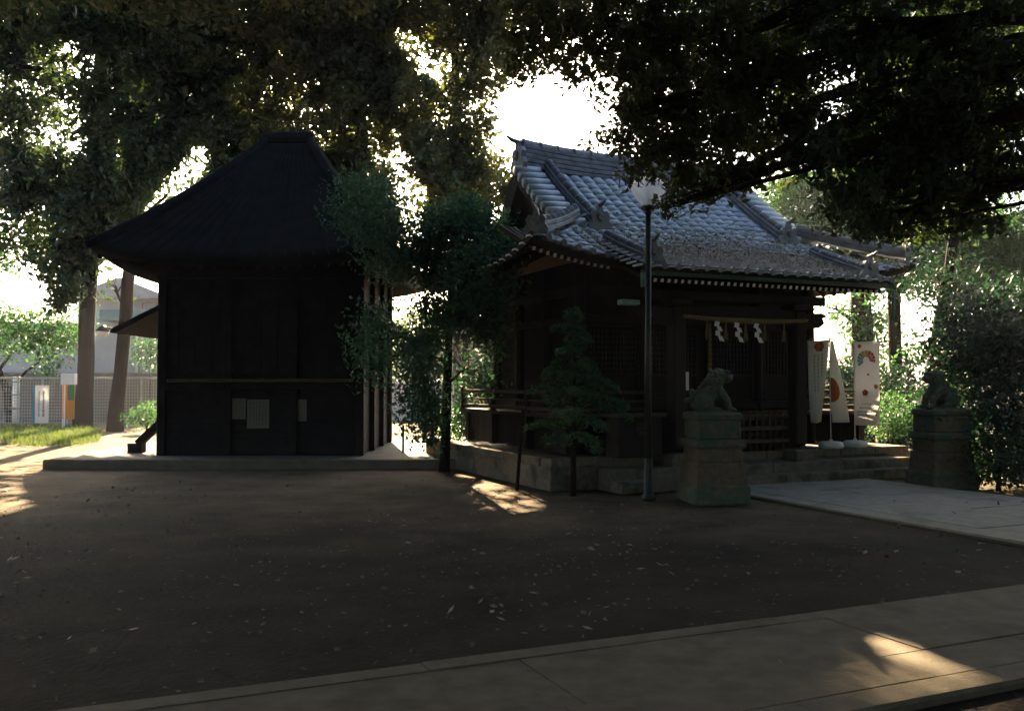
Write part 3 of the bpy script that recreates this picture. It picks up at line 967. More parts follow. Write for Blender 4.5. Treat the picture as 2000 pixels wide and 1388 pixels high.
# straw rope with paper streamers (hangs from the porch beam)
rope = thing('sacred_rope', 'twisted straw rope strung across the shrine porch under the beam', 'rope', SM @ Vector((-0.2, -3.62, 2.57)), A24)
mb = MB()
def rz(x): return 0.05 * (x / 1.3) ** 2 - 0.02
for ph in (0, 2.1, 4.2):
    pts = []
    for k in range(90):
        x = -1.22 + 2.44 * k / 89
        a = x * 30 + ph
        th = 0.016 + 0.010 * math.exp(-(x / 0.8) ** 2)
        pts.append((x, math.cos(a) * th, rz(x) + math.sin(a) * th))
    mb.tube(pts, [0.016 + 0.010 * math.exp(-(p[0] / 0.8) ** 2) for p in pts], 6)
mb.build('rope_strand', M_straw, rope, True)
for x in (-0.78, -0.42, -0.04, 0.34, 0.74):
    mb = MB()
    for k in range(16):
        a = random.uniform(0, 6.28); r = random.uniform(0, 0.045)
        L = random.uniform(0.27, 0.34)
        mb.tube([(x, 0, rz(x)), (x + 0.3 * r * math.cos(a), 0.3 * r * math.sin(a), rz(x) - 0.12), (x + r * math.cos(a), r * math.sin(a), rz(x) - L)], [0.006, 0.008, 0.006], 4)
    mb.build('straw_tassel', M_straw, rope)
def streamer(x, s):
    z = rz(x) - 0.01
    o = MB()
    w = 0.085
    px_ = x - 0.02
    steps = [(-0.03, 0.09), (0.035, 0.09), (-0.03, 0.09), (0.045, 0.10)]
    zz = z
    cx = x
    for k, (dx, h) in enumerate(steps):
        cx2 = x + dx * s + k * 0.006
        yo = -0.03 - 0.006 * k
        o.prism([(cx - w / 2, zz), (cx + w / 2, zz - 0.015), (cx2 + w / 2 + 0.012, zz - h), (cx2 - w / 2 + 0.006, zz - h + 0.01)], (0, yo, 0), (1, 0, 0), (0, 0, 1), (0, 0.003, 0))
        cx = cx2 - 0.045 * (1 if dx > 0 else -1)
        zz -= h * 0.82
    return o
for i, x in enumerate((-0.60, -0.22, 0.16)):
    so = streamer(0, 1.0).build('paper_streamer', M_paper, None, False, SM @ Vector((x - 0.2, -3.62, 2.57 + rz(x) + 0.005)))
    so.rotation_euler = (0, 0, A24)
    lab = ['white zigzag paper streamer on the shrine rope, leftmost of three', 'white zigzag paper streamer on the shrine rope, middle of three', 'white zigzag paper streamer on the shrine rope, rightmost of three'][i]
    tag(so, lab, 'paper streamer', 'zigzag paper streamers')

# bell rope
br = thing('bell_rope', 'braided bell rope hanging in the middle of the shrine porch behind the lion statue', 'rope', SM @ Vector((-0.62, -3.2, 0)), A24)
mb = MB()
for ph in (0, 3.14):
    mb.tube([(math.cos(z * 40 + ph) * 0.014, math.sin(z * 40 + ph) * 0.014, z) for z in np.linspace(1.25, 2.6, 80)], 0.016, 6)
mb.build('cord', M_straw, br, True)
MB().lathe([(0.02, 1.30), (0.055, 1.24), (0.05, 1.16), (0.06, 1.10), (0.07, 0.92), (0.075, 0.86)], 12).build('tassel', M_straw, br, True)

# barrier of upright bars in front of the doors
bar = thing('wooden_barrier', 'low barrier of upright wooden bars standing at the top of the shrine steps', 'barrier', SM @ Vector((0.25, -3.05, PH)), A24)
for z in (0.26, 0.52):
    MB().box((0, 0, z), (1.7, 0.045, 0.05), 0.005).build('rail', M_wood2, bar)
pk = MB(); pk.box((0, 0, 0), (0.042, 0.035, 0.66), 0.006); pkm = pk.mesh('bar'); pkm.materials.append(M_wood2)
for k in range(13):
    link('bar', pkm, bar, (-0.81 + 0.135 * k, -0.042, 0.335))
tag(MB().prism([(-0.045, 0.13), (0.045, 0.14), (0.055, -0.13), (-0.035, -0.14)], (0, 0, 0), (1, 0, 0), (0, 0, 1), (0, 0.004, 0)).build('paper_notice', M_paper, None, False, SM @ Vector((-0.10, -3.125, PH + 0.46))), 'small white paper slip tied to the bars of the barrier', 'paper').rotation_euler = (0, 0, A24)
nb = tag(MB().box((0, 0, 0), (0.20, 0.02, 0.30), 0.004).build('white_notice', M_paper, None, False, SM @ Vector((-0.98, -2.98, 1.60))), 'white notice board on the hall front just behind the lion statue', 'notice')
nb.rotation_euler = (0, 0, A24)

# dark box with a round crest beside the porch
ob = thing('crested_box', 'dark wooden box with a round crest left of the shrine steps', 'box', SM @ Vector((-2.15, -3.35, PH)), A24)
MB().box((0, 0, 0.30), (0.75, 0.42, 0.60), 0.012).build('body', M_wood, ob)
MB().box((0, 0, 0.63), (0.84, 0.50, 0.055), 0.008).build('lid', M_wood2, ob)
mb = MB()
mb.tube([(0, -0.212, 0.42), (0, -0.222, 0.42)], 0.115, 24)
cr = mb.build('round_crest', M_wood, ob)
mb = MB()
for k in range(24):
    a0, a1 = 2 * math.pi * k / 24, 2 * math.pi * (k + 1) / 24
    mb.beam((math.cos(a0) * 0.10, -0.225, 0.42 + math.sin(a0) * 0.10), (math.cos(a1) * 0.10, -0.225, 0.42 + math.sin(a1) * 0.10), 0.012, 0.006, up=(0, 1, 0))
for k in range(3):
    a = 2 * math.pi * k / 3 + 0.4
    mb.tube([(math.cos(a) * 0.045, -0.222, 0.42 + math.sin(a) * 0.045), (math.cos(a) * 0.045, -0.228, 0.42 + math.sin(a) * 0.045)], 0.03, 12)
    pts = [(math.cos(a + t) * (0.06 + 0.012 * t), -0.226, 0.42 + math.sin(a + t) * (0.06 + 0.012 * t)) for t in np.linspace(0.2, 1.5, 7)]
    mb.tube(pts, list(np.linspace(0.02, 0.004, 7)), 6)
mb.build('crest_emblem', M_wood2, cr)

# ================================================================== DARK HALL (left)
HX, HY = -4.95, 20.0
hall = thing('dark_wooden_hall', 'black timber hall with sweeping hipped roof standing in deep shade', 'hall', (HX, HY, 0))
HPH = 0.145
MB().box((0.05, 0.7, HPH / 2 - 0.05), (7.7, 7.4, HPH + 0.10), 0.02).build('concrete_base', M_conc, hall)
MB().box((-2.55, 3.2, HPH + 0.04), (1.5, 3.2, 0.10), 0.015).build('side_slab', M_conc, hall)
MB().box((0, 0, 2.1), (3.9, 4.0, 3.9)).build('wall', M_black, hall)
for x in (-1.95, -0.65, 0.65, 1.95):
    MB().box((x, -2.02, 2.05), (0.17, 0.16, 3.8), 0.015).build('post', M_black, hall)
for y in (-0.7, 0.7, 2.0):
    for sx in (-1, 1):
        MB().box((sx * 1.97, y, 2.05), (0.16, 0.17, 3.8), 0.015).build('post', M_black, hall)
for k in range(9):
    MB().box((0, -2.022, 0.26 + k * 0.145), (3.85, 0.03, 0.138), 0.005).build('wall_board', M_black, hall)
for k in range(12):
    MB().box((-1.78 + k * 0.324, -2.018, 2.7), (0.31, 0.03, 1.9), 0.005).build('shutter_board', M_black, hall)
MB().box((0, -2.10, 1.62), (3.62, 0.22, 0.07), 0.01).build('ledge', M_wood2, hall)
MB().box((0, -2.06, 1.50), (3.80, 0.12, 0.13), 0.01).build('tie_beam', M_black, hall)
MB().box((0, -2.06, 3.72), (4.1, 0.14, 0.18), 0.01).build('tie_beam', M_black, hall)
# roof
def hz(f, s):                                   # f 0 at ridge, 1 at the eave; s -1..1 along the eave
    return 6.85 - 3.1 * (1.12 * f - 0.12 * f * f) + 0.26 * abs(s) ** 3 * f * f
HWX, HWY, HR = 2.70, 3.5, 0.45
def hall_roof():
    mb = MB()
    n, m = 20, 14
    for (axis, sgn) in ((0, -1), (0, 1), (1, -1), (1, 1)):
        vs_ = []
        for j in range(m + 1):
            f = j / m
            for i in range(n + 1):
                s = 2 * i / n - 1
                ex, ey = HR + (HWX - HR) * f, HWY * f
                p = (s * ex, sgn * ey) if axis == 0 else (sgn * ex, s * ey)
                vs_.append((p[0], p[1], hz(f, s)))
        mb.add(vs_, [(j * (n + 1) + i, j * (n + 1) + i + 1, (j + 1) * (n + 1) + i + 1, (j + 1) * (n + 1) + i) for j in range(m) for i in range(n)])
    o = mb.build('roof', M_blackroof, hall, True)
    sm = o.modifiers.new('thick', 'SOLIDIFY'); sm.thickness = 0.16; sm.offset = 0
    # seams running down the slopes
    for i in range(19):
        s = -0.9 + 1.8 * i / 18
        for axis, sgn in ((0, -1), (1, 1), (1, -1)):
            pts = []
            for f in np.linspace(0.04, 1.0, 9):
                ex, ey = HR + (HWX - HR) * f, HWY * f
                p = (s * ex, sgn * ey) if axis == 0 else (sgn * ex, s * ey)
                pts.append((p[0], p[1], hz(f, s) + 0.09))
            MB().tube(pts, 0.028, 5).build('roof_seam', M_blackroof, o)
    for sx in (-1, 1):
        for sy in (-1, 1):
            pts = [(sx * (HR + (HWX - HR) * f), sy * HWY * f, hz(f, 1) + 0.11) for f in np.linspace(0.0, 1.03, 10)]
            MB().tube(pts, [0.10] * 9 + [0.07], 8).build('hip_ridge', M_blackroof, o, True)
    MB().box((0, 0, 6.93), (0.95, 0.26, 0.18), 0.03).build('main_ridge', M_blackroof, o)
    MB().tube([(-0.55, 0, 7.03), (0.55, 0, 7.03)], 0.09, 10).build('ridge_cap', M_blackroof, o, True)
    return o
hroof = hall_roof()
for x in np.arange(-2.6, 2.7, 0.26):
    MB().beam((x, -3.42, hz(0.97, x / HWX) - 0.17), (x, -1.9, hz(0.55, 0) - 0.5), 0.06, 0.08).build('rafter', M_black, hall)
# pent roofs at the sides and braces
for sx in (-1, 1):
    mb = MB()
    w = 1.05 if sx < 0 else 0.55
    mb.prism([(0, 0), (0, 0.10), (w, -0.42), (w + 0.03, -0.50), (w - 0.05, -0.52)], (sx * 1.98, -1.9, 3.08), (sx, 0, 0), (0, 0, 1), (0, 3.0, 0))
    mb.build('side_pent_roof', M_blackroof, hall)
MB().beam((-1.98, -1.2, 1.05), (-2.75, -1.2, 0.32), 0.16, 0.16, 0.01).build('side_brace', M_black, hall)
MB().box((-2.78, -1.2, 0.24), (0.30, 0.24, 0.2), 0.01).build('brace_foot', M_black, hall)
# paper notices on the front
for i, (x0, y0, x1, y1) in enumerate(((450, 778, 480, 818), (483, 780, 526, 836), (567, 780, 599, 822))):
    c = P((x0 + x1) / 2, (y0 + y1) / 2, 17.93)
    w, h = (x1 - x0) / FPX * 17.93, (y1 - y0) / FPX * 17.93
    po = MB().box((0, 0, 0), (w, 0.006, h)).build('paper_poster', M_poster, None, False, (c.x, 17.955, c.z))
    tag(po, ['small pale poster on the dark hall front, leftmost of three', 'larger pale poster on the dark hall front, middle of three', 'small pale poster on the dark hall front, rightmost of three'][i], 'poster', 'posters on the dark hall')
    tx = MB()
    for k in range(6):
        zz = h * 0.42
        while zz > -h * (0.42 if k < 4 else 0.2):
            gl = h * random.uniform(0.02, 0.035)
            for q in range(2):
                tx.box((w * (0.36 - k * 0.145) + random.uniform(-1, 1) * w * 0.015, -0.005, zz - q * gl * 0.6), (w * random.uniform(0.03, 0.075), 0.003, gl * 0.3))
            tx.box((w * (0.36 - k * 0.145), -0.005, zz - gl * 0.4), (w * 0.012, 0.003, gl))
            zz -= gl * random.choice((1.5, 1.5, 1.7, 2.6))
    tx.build('print', M_ink, po)

# ================================================================== GUARDIAN LIONS
def pedestal(loc, label):
    t = thing('stone_pedestal', label, 'pedestal', loc, A24 * 0.35)
    t.scale = (0.83, 0.83, 1.0)
    MB().box((0, 0, 0.10), (0.92, 0.92, 0.26), 0.03).build('plinth_stone', M_moss, t)
    mb = MB()
    a, b = 0.42, 0.375
    vs_ = [(-a, -a, 0.20), (a, -a, 0.20), (a, a, 0.20), (-a, a, 0.20), (-b, -b, 0.52), (b, -b, 0.52), (b, b, 0.52), (-b, b, 0.52)]
    mb.add(vs_, [(0, 1, 2, 3), (4, 7, 6, 5), (0, 4, 5, 1), (1, 5, 6, 2), (2, 6, 7, 3), (3, 7, 4, 0)])
    mb.build('tapered_stone', M_brown_stone, t)
    MB().box((0, 0, 0.615), (0.73, 0.73, 0.19), 0.02).build('middle_stone', M_brown_stone, t)
    MB().box((0, 0, 0.765), (0.84, 0.84, 0.11), 0.03).build('ledge_stone', M_moss, t)
    MB().box((0, 0, 0.945), (0.70, 0.70, 0.25), 0.02).build('upper_stone', M_moss, t)
    MB().box((0, 0, 1.12), (0.76, 0.72, 0.10), 0.025).build('cap_stone', M_moss, t)
    return t
def lion_mesh():
    bm = bmesh.new()
    def ell(c, r, rot=(0, 0, 0)):
        M = Matrix.Translation(c) @ Matrix.Rotation(rot[2], 4, 'Z') @ Matrix.Rotation(rot[1], 4, 'Y') @ Matrix.Rotation(rot[0], 4, 'X') @ Matrix.Diagonal((*r, 1))
        bmesh.ops.create_icosphere(bm, subdivisions=3, radius=1, matrix=M)
    def cap(p0, p1, r0, r1, n=6):
        p0, p1 = Vector(p0), Vector(p1)
        for k in range(n + 1):
            f = k / n
            r = r0 * (1 - f) + r1 * f
            ell(p0.lerp(p1, f), (r, r, r))
    # base slab
    ell((-0.02, 0, 0.0), (0.33, 0.22, 0.035))
    cap((-0.13, 0, 0.15), (0.05, 0, 0.30), 0.125, 0.125)
    cap((0.03, 0, 0.28), (0.10, 0, 0.24), 0.13, 0.10, 3)
    for s in (-1, 1):
        ell((-0.12, s * 0.10, 0.13), (0.135, 0.065, 0.125), (0, 0.3, 0))
        cap((-0.03, s * 0.13, 0.06), (0.05, s * 0.135, 0.04), 0.045, 0.04, 3)
        ell((0.07, s * 0.135, 0.035), (0.05, 0.042, 0.035))
        cap((0.09, s * 0.085, 0.30), (0.20, s * 0.085, 0.16), 0.066, 0.052, 5)
        cap((0.20, s * 0.085, 0.16), (0.23, s * 0.085, 0.05), 0.050, 0.044, 4)
        ell((0.265, s * 0.085, 0.035), (0.06, 0.046, 0.036))
        for k in range(3):
            ell((0.305, s * 0.085 + (k - 1) * 0.028, 0.03), (0.025, 0.014, 0.024))
        ell((0.05, s * 0.105, 0.535), (0.045, 0.02, 0.035), (0.4 * s, 0.5, 0))          # ear
        ell((0.225, s * 0.042, 0.515), (0.022, 0.022, 0.018))                             # eye
        ell((0.215, s * 0.045, 0.548), (0.055, 0.035, 0.02), (0, 0.25, 0))                # brow
        ell((0.25, s * 0.04, 0.452), (0.05, 0.03, 0.03))                                  # cheek
        for k in range(5):                                                                # mane curls
            ell((0.05 - 0.035 * k * 0.6, s * (0.095 + 0.008 * (k % 2)), 0.49 - 0.055 * k), (0.034, 0.026, 0.034))
            ell((0.10 - 0.01 * k, s * 0.10, 0.44 - 0.04 * k), (0.028, 0.022, 0.03))
    ell((0.06, 0, 0.42), (0.125, 0.115, 0.13))
    ell((0.13, 0, 0.50), (0.105, 0.095, 0.085))
    ell((0.225, 0, 0.475), (0.075, 0.065, 0.042))
    ell((0.295, 0, 0.487), (0.022, 0.034, 0.022))
    ell((0.225, 0, 0.418), (0.065, 0.05, 0.022), (0, -0.15, 0))
    for k in range(6):
        ell((0.02 - 0.05 * k * 0.8, 0, 0.535 - 0.052 * k), (0.035, 0.045, 0.035))
    ell((0.10, 0, 0.575), (0.05, 0.05, 0.022))
    ell((-0.27, 0, 0.17), (0.10, 0.05, 0.045), (0, -0.15, 0))
    ell((-0.24, 0, 0.25), (0.05, 0.045, 0.08), (0, -0.4, 0))
    me = bpy.data.meshes.new('lion_raw'); bm.to_mesh(me); bm.free()
    o = bpy.data.objects.new('lion_raw', me); COL.objects.link(o)
    md = o.modifiers.new('r', 'REMESH'); md.mode = 'VOXEL'; md.voxel_size = 0.0075
    ms = o.modifiers.new('s', 'SMOOTH'); ms.iterations = 1; ms.factor = 0.5
    dg = bpy.context.evaluated_depsgraph_get()
    out = bpy.data.meshes.new_from_object(o.evaluated_get(dg))
    bpy.data.objects.remove(o)
    out.name = 'guardian_lion_statue'
    out.materials.clear(); out.materials.append(M_statue)
    for p in out.polygons: p.use_smooth = True
    return out
LM = lion_mesh()
p1 = UV(7.44, 10.10)
p2 = UV(11.70, 10.10)
pedestal(p1, 'mossy layered stone pedestal carrying the lion statue beside the lamp post')
pedestal(p2, 'dark stone pedestal carrying the lion statue right of the paved approach')
l1 = link('guardian_lion_statue', LM, None, (p1.x - 0.02, p1.y, 1.17)); l1.rotation_euler = (0, 0, R(4))
tag(l1, 'mossy crouching guardian lion statue facing right on the pedestal by the lamp post', 'statue', 'guardian lion statues')
l2 = link('guardian_lion_statue', LM, None, (p2.x, p2.y, 1.17)); l2.rotation_euler = (0, 0, R(195))
tag(l2, 'shadowed guardian lion statue facing left right of the paved approach', 'statue', 'guardian lion statues')

# ================================================================== LAMP POST
lp = P(1265, 750, 12.5)
lamp = thing('lamp_post', 'slim dark lamp post with clear globe standing before the shrine', 'street lamp', (lp.x, lp.y, 0))
MB().lathe([(0.10, -0.03), (0.10, 0.03), (0.065, 0.06), (0.06, 0.50), (0.05, 0.54)], 18).build('base', M_metal, lamp, True)
MB().tube([(0, 0, 0.5), (0.005, 0, 2.0), (0.02, 0, 3.92)], [0.05, 0.045, 0.038], 16).build('pole', M_metal, lamp, True)
MB().lathe([(0.04, 3.88), (0.05, 3.93), (0.10, 3.96), (0.105, 4.00), (0.09, 4.01)], 18, (0.02, 0, 0)).build('collar', M_metal, lamp, True)
prof = [(0.095, 4.0), (0.125, 4.05), (0.175, 4.12), (0.222, 4.20), (0.238, 4.25), (0.232, 4.29), (0.19, 4.35), (0.11, 4.395), (0.02, 4.41)]
gl = MB(); gl.lathe(prof, 28, (0.02, 0, 0)); gl.f = [f for f in gl.f if len(f) == 4]
glo = gl.build('globe', M_glass, lamp, True)
MB().tube([(0.02, 0, 4.0), (0.02, 0, 4.22)], [0.03, 0.028], 10).build('bulb', M_white, lamp, True)

# ================================================================== BANNERS
def banner_base(parent):
    MB().lathe([(0.19, 0.0), (0.21, 0.02), (0.21, 0.08), (0.17, 0.11), (0.03, 0.12), (0.03, 0.15)], 20).build('weighted_base', M_white, parent, True)
def cloth(parent, fn, nu, nv, mat, name='cloth'):
    mb = MB()
    vs_ = [fn(i / nu, j / nv) for j in range(nv + 1) for i in range(nu + 1)]
    mb.add(vs_, [(j * (nu + 1) + i, j * (nu + 1) + i + 1, (j + 1) * (nu + 1) + i + 1, (j + 1) * (nu + 1) + i) for j in range(nv) for i in range(nu)])
    o = mb.build(name, mat, parent, True)
    sm = o.modifiers.new('thick', 'SOLIDIFY'); sm.thickness = 0.002
    return o
def patch(fn, outline, off=-0.006):
    """flat print laid on the cloth surface: outline in cloth (s,t) coordinates"""
    vs_ = []
    for s, t in outline:
        p = Vector(fn(s, t)); vs_.append((p.x, p.y + off, p.z))
    return vs_, [tuple(range(len(vs_)))]
b2p = P(1668, 872, 16.03)
bz = PH
bn2 = thing('printed_banner', 'white upright banner with a flower ring print standing right of the shrine steps', 'banner', (b2p.x, b2p.y, bz), R(6))
banner_base(bn2)
MB().tube([(0, 0, 0.1), (0, 0, 1.86)], 0.011, 8).build('pole', M_white, bn2, True)
MB().tube([(-0.02, 0, 1.83), (0.49, 0, 1.85)], 0.008, 8).build('cross_arm', M_white, bn2, True)
CW, CT, CB = 0.47, 1.82, 0.38
def f2(s, t):
    return (0.012 + s * (CW - 0.05 * t), 0.035 * math.sin(3.2 * s + 2.2 * t) * (0.3 + t) + 0.012 * math.sin(9 * s - 4 * t), CT - t * (CT - CB) + 0.02 * s * (1 - t) - 0.015 * s * t)
c2 = cloth(bn2, f2, 16, 36, C_white)
def add_patch(parent, fn, outline, mat, name):
    mb = MB(); mb.add(*patch(fn, outline)); return mb.build(name, mat, parent)
asp = CW / (CT - CB)
def circ(s0, t0, r, n=12, a0=0, a1=2 * math.pi, rin=None):
    o = [(s0 + r * math.cos(a0 + (a1 - a0) * k / n), t0 + r * asp * math.sin(a0 + (a1 - a0) * k / n)) for k in range(n + (0 if rin is None and abs(a1 - a0) > 6.2 else 1))]
    if rin is not None:
        o += [(s0 + rin * math.cos(a1 + (a0 - a1) * k / n), t0 + rin * asp * math.sin(a1 + (a0 - a1) * k / n)) for k in range(n + 1)]
    return o
ring = [C_blue, C_green, C_blue, C_green, C_yellow, C_yellow, C_orange, C_red, C_red, C_orange]
for k, m in enumerate(ring):
    a0 = R(140) + R(24) * k
    add_patch(c2, f2, circ(0.47, 0.21, 0.36, 4, a0, a0 + R(21), 0.12), m, 'ring_petal')
for k in range(5):
    a = 2 * math.pi * k / 5 - 1.57
    add_patch(c2, f2, circ(0.44 + 0.065 * math.cos(a), 0.605 + 0.065 * asp * math.sin(a), 0.06, 8), C_red, 'flower_petal')
for k in range(5):
    a = 2 * math.pi * k / 5 - 1.2
    add_patch(c2, f2, circ(0.84 + 0.05 * math.cos(a), 0.53 + 0.05 * asp * math.sin(a), 0.05, 8), C_gold, 'flower_petal')
add_patch(c2, f2, circ(0.20, 0.04, 0.08, 8), C_red, 'print_dot')
add_patch(c2, f2, circ(0.55, 0.385, 0.045, 8), C_red, 'print_dot')
for t, s0, s1 in ((0.79, 0.2, 0.75), (0.835, 0.1, 0.85), (0.875, 0.12, 0.85)):
    s = s0
    mb = MB()
    while s < s1:
        w = random.uniform(0.02, 0.06)
        mb.add(*patch(f2, [(s, t - 0.010), (s + w, t - 0.010), (s + w, t + 0.008), (s, t + 0.008)]))
        s += w + 0.022
    mb.build('text_line', C_ink, c2)
mb = MB()
for k in range(4):
    mb.add(*patch(f2, [(0.30 + k * 0.1, 0.735), (0.36 + k * 0.1, 0.735), (0.36 + k * 0.1, 0.75), (0.30 + k * 0.1, 0.75)]))
mb.build('text_line', C_gold, c2)

b1p = P(1621, 873, 15.75)
bn1 = thing('folded_banner', 'grey white banner folded about its pole with an orange disc', 'banner', (b1p.x, b1p.y, bz), R(4))
banner_base(bn1)
MB().tube([(0, 0, 0.1), (0, 0, 1.90)], 0.011, 8).build('pole', M_white, bn1, True)
MB().tube([(-0.36, 0, 1.88), (0.04, 0, 1.88)], 0.008, 8).build('cross_arm', M_white, bn1, True)
def f1(s, t):
    x0, x1 = -0.40 + 0.05 * t, -0.015 - 0.13 * t
    return (x0 + s * (x1 - x0), 0.04 * math.sin(5 * s + 3 * t) * (0.3 + t), 1.86 - t * 1.42 - 0.01 * math.sin(4 * s))
c1 = cloth(bn1, f1, 14, 34, C_cream)
def f1b(s, t):
    x1 = 0.05 + 0.29 * t
    return (0.0 + 0.035 * t * 0 + s * x1, -0.03 + 0.05 * math.sin(3 * s + 4 * t) * t, 1.84 - t * 1.40)
c1b = cloth(bn1, f1b, 12, 34, C_cream, 'folded_cloth')
mb = MB()
mb.add(*patch(f1b, [(0.0, 0.45)] + [(min(0.86, 0.62 * math.sin(a)) , 0.60 - 0.155 * math.cos(a)) for a in np.linspace(0, math.pi, 13)]))
mb.build('orange_disc', C_orange, c1b)
for s in (0.30, 0.48, 0.66):
    mb = MB(); t = 0.16 + 0.03 * random.random()
    while t < (0.62 if s < 0.6 else 0.45):
        for dd in range(3):
            w = random.uniform(0.03, 0.09); mb.add(*patch(f1, [(s + dd * 0.005, t + dd * 0.010), (s + w, t + dd * 0.010), (s + w, t + 0.006 + dd * 0.010), (s + dd * 0.005, t + 0.006 + dd * 0.010)]))
        t += 0.042
    mb.build('text_column', C_ink, c1)
for k in range(6):
    a = 2 * math.pi * k / 6
    add_patch(c1, f1, circ(0.55 + 0.14 * math.cos(a), 0.075 + 0.10 * asp * math.sin(a), 0.10, 8), C_red if k % 2 else C_gold, 'flower_petal')

# ================================================================== LEFT BACKGROUND: house, fence, signs
M_hwall = pmat('house_render', (0.33, 0.36, 0.38), (0.44, 0.46, 0.47), 1.2, 0.9)
M_hroof = pmat('house_roof', (0.30, 0.31, 0.34), (0.40, 0.41, 0.44), 3, 0.6)
M_hteal = pmat('house_awning', (0.10, 0.20, 0.22), (0.15, 0.27, 0.29), 4, 0.5)
M_hwin = pmat('window_glass', (0.06, 0.06, 0.055), None, rough=0.15, spec=0.6)
M_hframe = pmat('window_frame', (0.16, 0.13, 0.09), None, rough=0.5)
house = thing('neighbour_house', 'pale two storey house behind the fence at far left', 'house', (-19.0, 46.0, 0))
def HP(px, py, d=42.0):
    p = P(px, py, d); return Vector((p.x + 19.0, p.y - 46.0, p.z))
def hbox(px0, py0, px1, py1, d, depth, name, mat, parent, b=0.02):
    a, c = HP(px0, py0, d), HP(px1, py1, d)
    return MB().box(((a.x + c.x) / 2, a.y + depth / 2, (a.z + c.z) / 2), (abs(c.x - a.x), depth, abs(a.z - c.z)), b).build(name, mat, parent)
hbox(-60, 630, 330, 820, 42.0, 7.0, 'wall', M_hwall, house)
hbox(150, 575, 345, 632, 43.2, 5.5, 'upper_wall', M_hwall, house)
rfm = MB()
a, c = HP(140, 582, 42.6), HP(370, 548, 46.0)
rfm.prism([(a.x, a.z), (c.x, a.z), (c.x, a.z + 0.15), (c.x - 2.0, a.z + 0.95), (a.x + 2.0, a.z + 0.95), (a.x, a.z + 0.15)], (0, a.y, 0), (1, 0, 0), (0, 0, 1), (0, 6.5, 0))
rf = rfm.build('roof', M_hroof, house)
hbox(192, 604, 292, 626, 41.2, 1.2, 'awning', M_hteal, house)
w1 = hbox(96, 640, 152, 676, 41.93, 0.2, 'window', M_hframe, house)
hbox(100, 643, 122, 673, 41.90, 0.05, 'pane', M_hwin, w1, 0)
hbox(126, 643, 148, 673, 41.90, 0.05, 'pane', M_hwin, w1, 0)
w2 = hbox(276, 590, 345, 628, 43.13, 0.2, 'window', M_hframe, house)
hbox(281, 594, 308, 624, 43.10, 0.05, 'pane', M_hwin, w2, 0)
hbox(312, 594, 341, 624, 43.10, 0.05, 'pane', M_hwin, w2, 0)
hbox(-40, 728, 330, 742, 41.8, 0.3, 'base_band', M_conc, house)
hbox(-40, 742, 330, 830, 41.7, 0.35, 'lower_wall', M_hframe, house)
hbox(263, 640, 268, 735, 41.85, 0.1, 'downpipe', M_white, house)

FD = 34.0
fence = thing('mesh_fence', 'white wire mesh fence with posts in front of the house', 'fence', (P(150, 750, FD).x, FD, 0))
fx0, fx1 = P(-60, 750, FD).x - P(150, 750, FD).x, P(345, 750, FD).x - P(150, 750, FD).x
MB().tube([(fx0, 0, 1.78), (fx1, 0, 1.78)], 0.03, 8).build('top_rail', M_fence, fence)
k = 0
x = fx0
while x < fx1:
    MB().tube([(x, 0, 0), (x, 0, 1.82)], 0.035, 8).build('fence_post', M_fence, fence)
    x += 0.92
wm = MB()
for z in np.arange(0.12, 1.76, 0.115):
    wm.box(((fx0 + fx1) / 2, 0, z), (fx1 - fx0, 0.008, 0.014))
for x in np.arange(fx0, fx1, 0.10):
    wm.box((x, 0.01, 0.93), (0.008, 0.008, 1.68))
wm.build('wire_mesh', M_fence, fence)['kind'] = 'stuff'

def standing(name, label, cat, px0, py0, px1, py1, d, mat, depth=0.05, rz=0.0):
    a, c = P(px0, py0, d), P(px1, py1, d)
    t = thing(name, label, cat, ((a.x + c.x) / 2, d, 0), rz)
    MB().box((0, 0, (max(0.0, c.z) + a.z) / 2), (abs(c.x - a.x), depth, a.z - max(0.0, c.z)), 0.006).build('panel', mat, t)
    return t, abs(c.x - a.x), a.z, max(0.0, c.z)
t, w, z1, z0 = standing('standing_sign', 'tall white and blue sign with vertical lettering by the fence', 'sign', 66, 752, 96, 826, 31.5, C_white)
MB().box((-w * 0.42, -0.03, (z0 + z1) / 2), (w * 0.16, 0.012, z1 - z0), 0.002).build('blue_edge', C_teal, t)
for cx in (-0.08, 0.2):
    mb = MB()
    for k in range(7):
        zz = z1 - 0.22 - k * (z1 - z0 - 0.35) / 7.5
        for dd in range(3):
            mb.box((cx * w + random.uniform(-0.01, 0.01), -0.03, zz - dd * 0.04), (w * random.uniform(0.10, 0.2), 0.008, 0.018))
        mb.box((cx * w, -0.03, zz - 0.04), (0.018, 0.008, 0.12))
    mb.build('lettering', M_ink if cx > 0 else C_teal, t)
t, w, z1, z0 = standing('orange_banner', 'orange and green upright banner beside the thick tree trunk', 'banner', 124, 750, 147, 818, 31.0, C_gold)
MB().box((w * 0.22, -0.03, z1 - 0.27), (w * 0.55, 0.012, 0.55), 0.002).build('green_panel', C_leaf, t)
MB().tube([(-w / 2, 0, 0), (-w / 2, 0, z1 + 0.1)], 0.02, 8).build('pole', M_white, t)
t, w, z1, z0 = standing('white_box_sign', 'small white box sign above the orange banner', 'sign', 122, 729, 149, 751, 30.5, M_white, 0.2)
MB().tube([(-w * 0.3, 0.0, 0.0), (-w * 0.3, 0, z0 + 0.05)], 0.025, 8).build('pole', M_white, t)
wp = G(33, 826)
t = thing('white_pole', 'thick white pole with grey bands at the far left edge', 'pole', (wp.x, wp.y, 0))
MB().tube([(0, 0, 0), (0, 0, 1.85)], 0.13, 14).build('shaft', M_white, t, True)
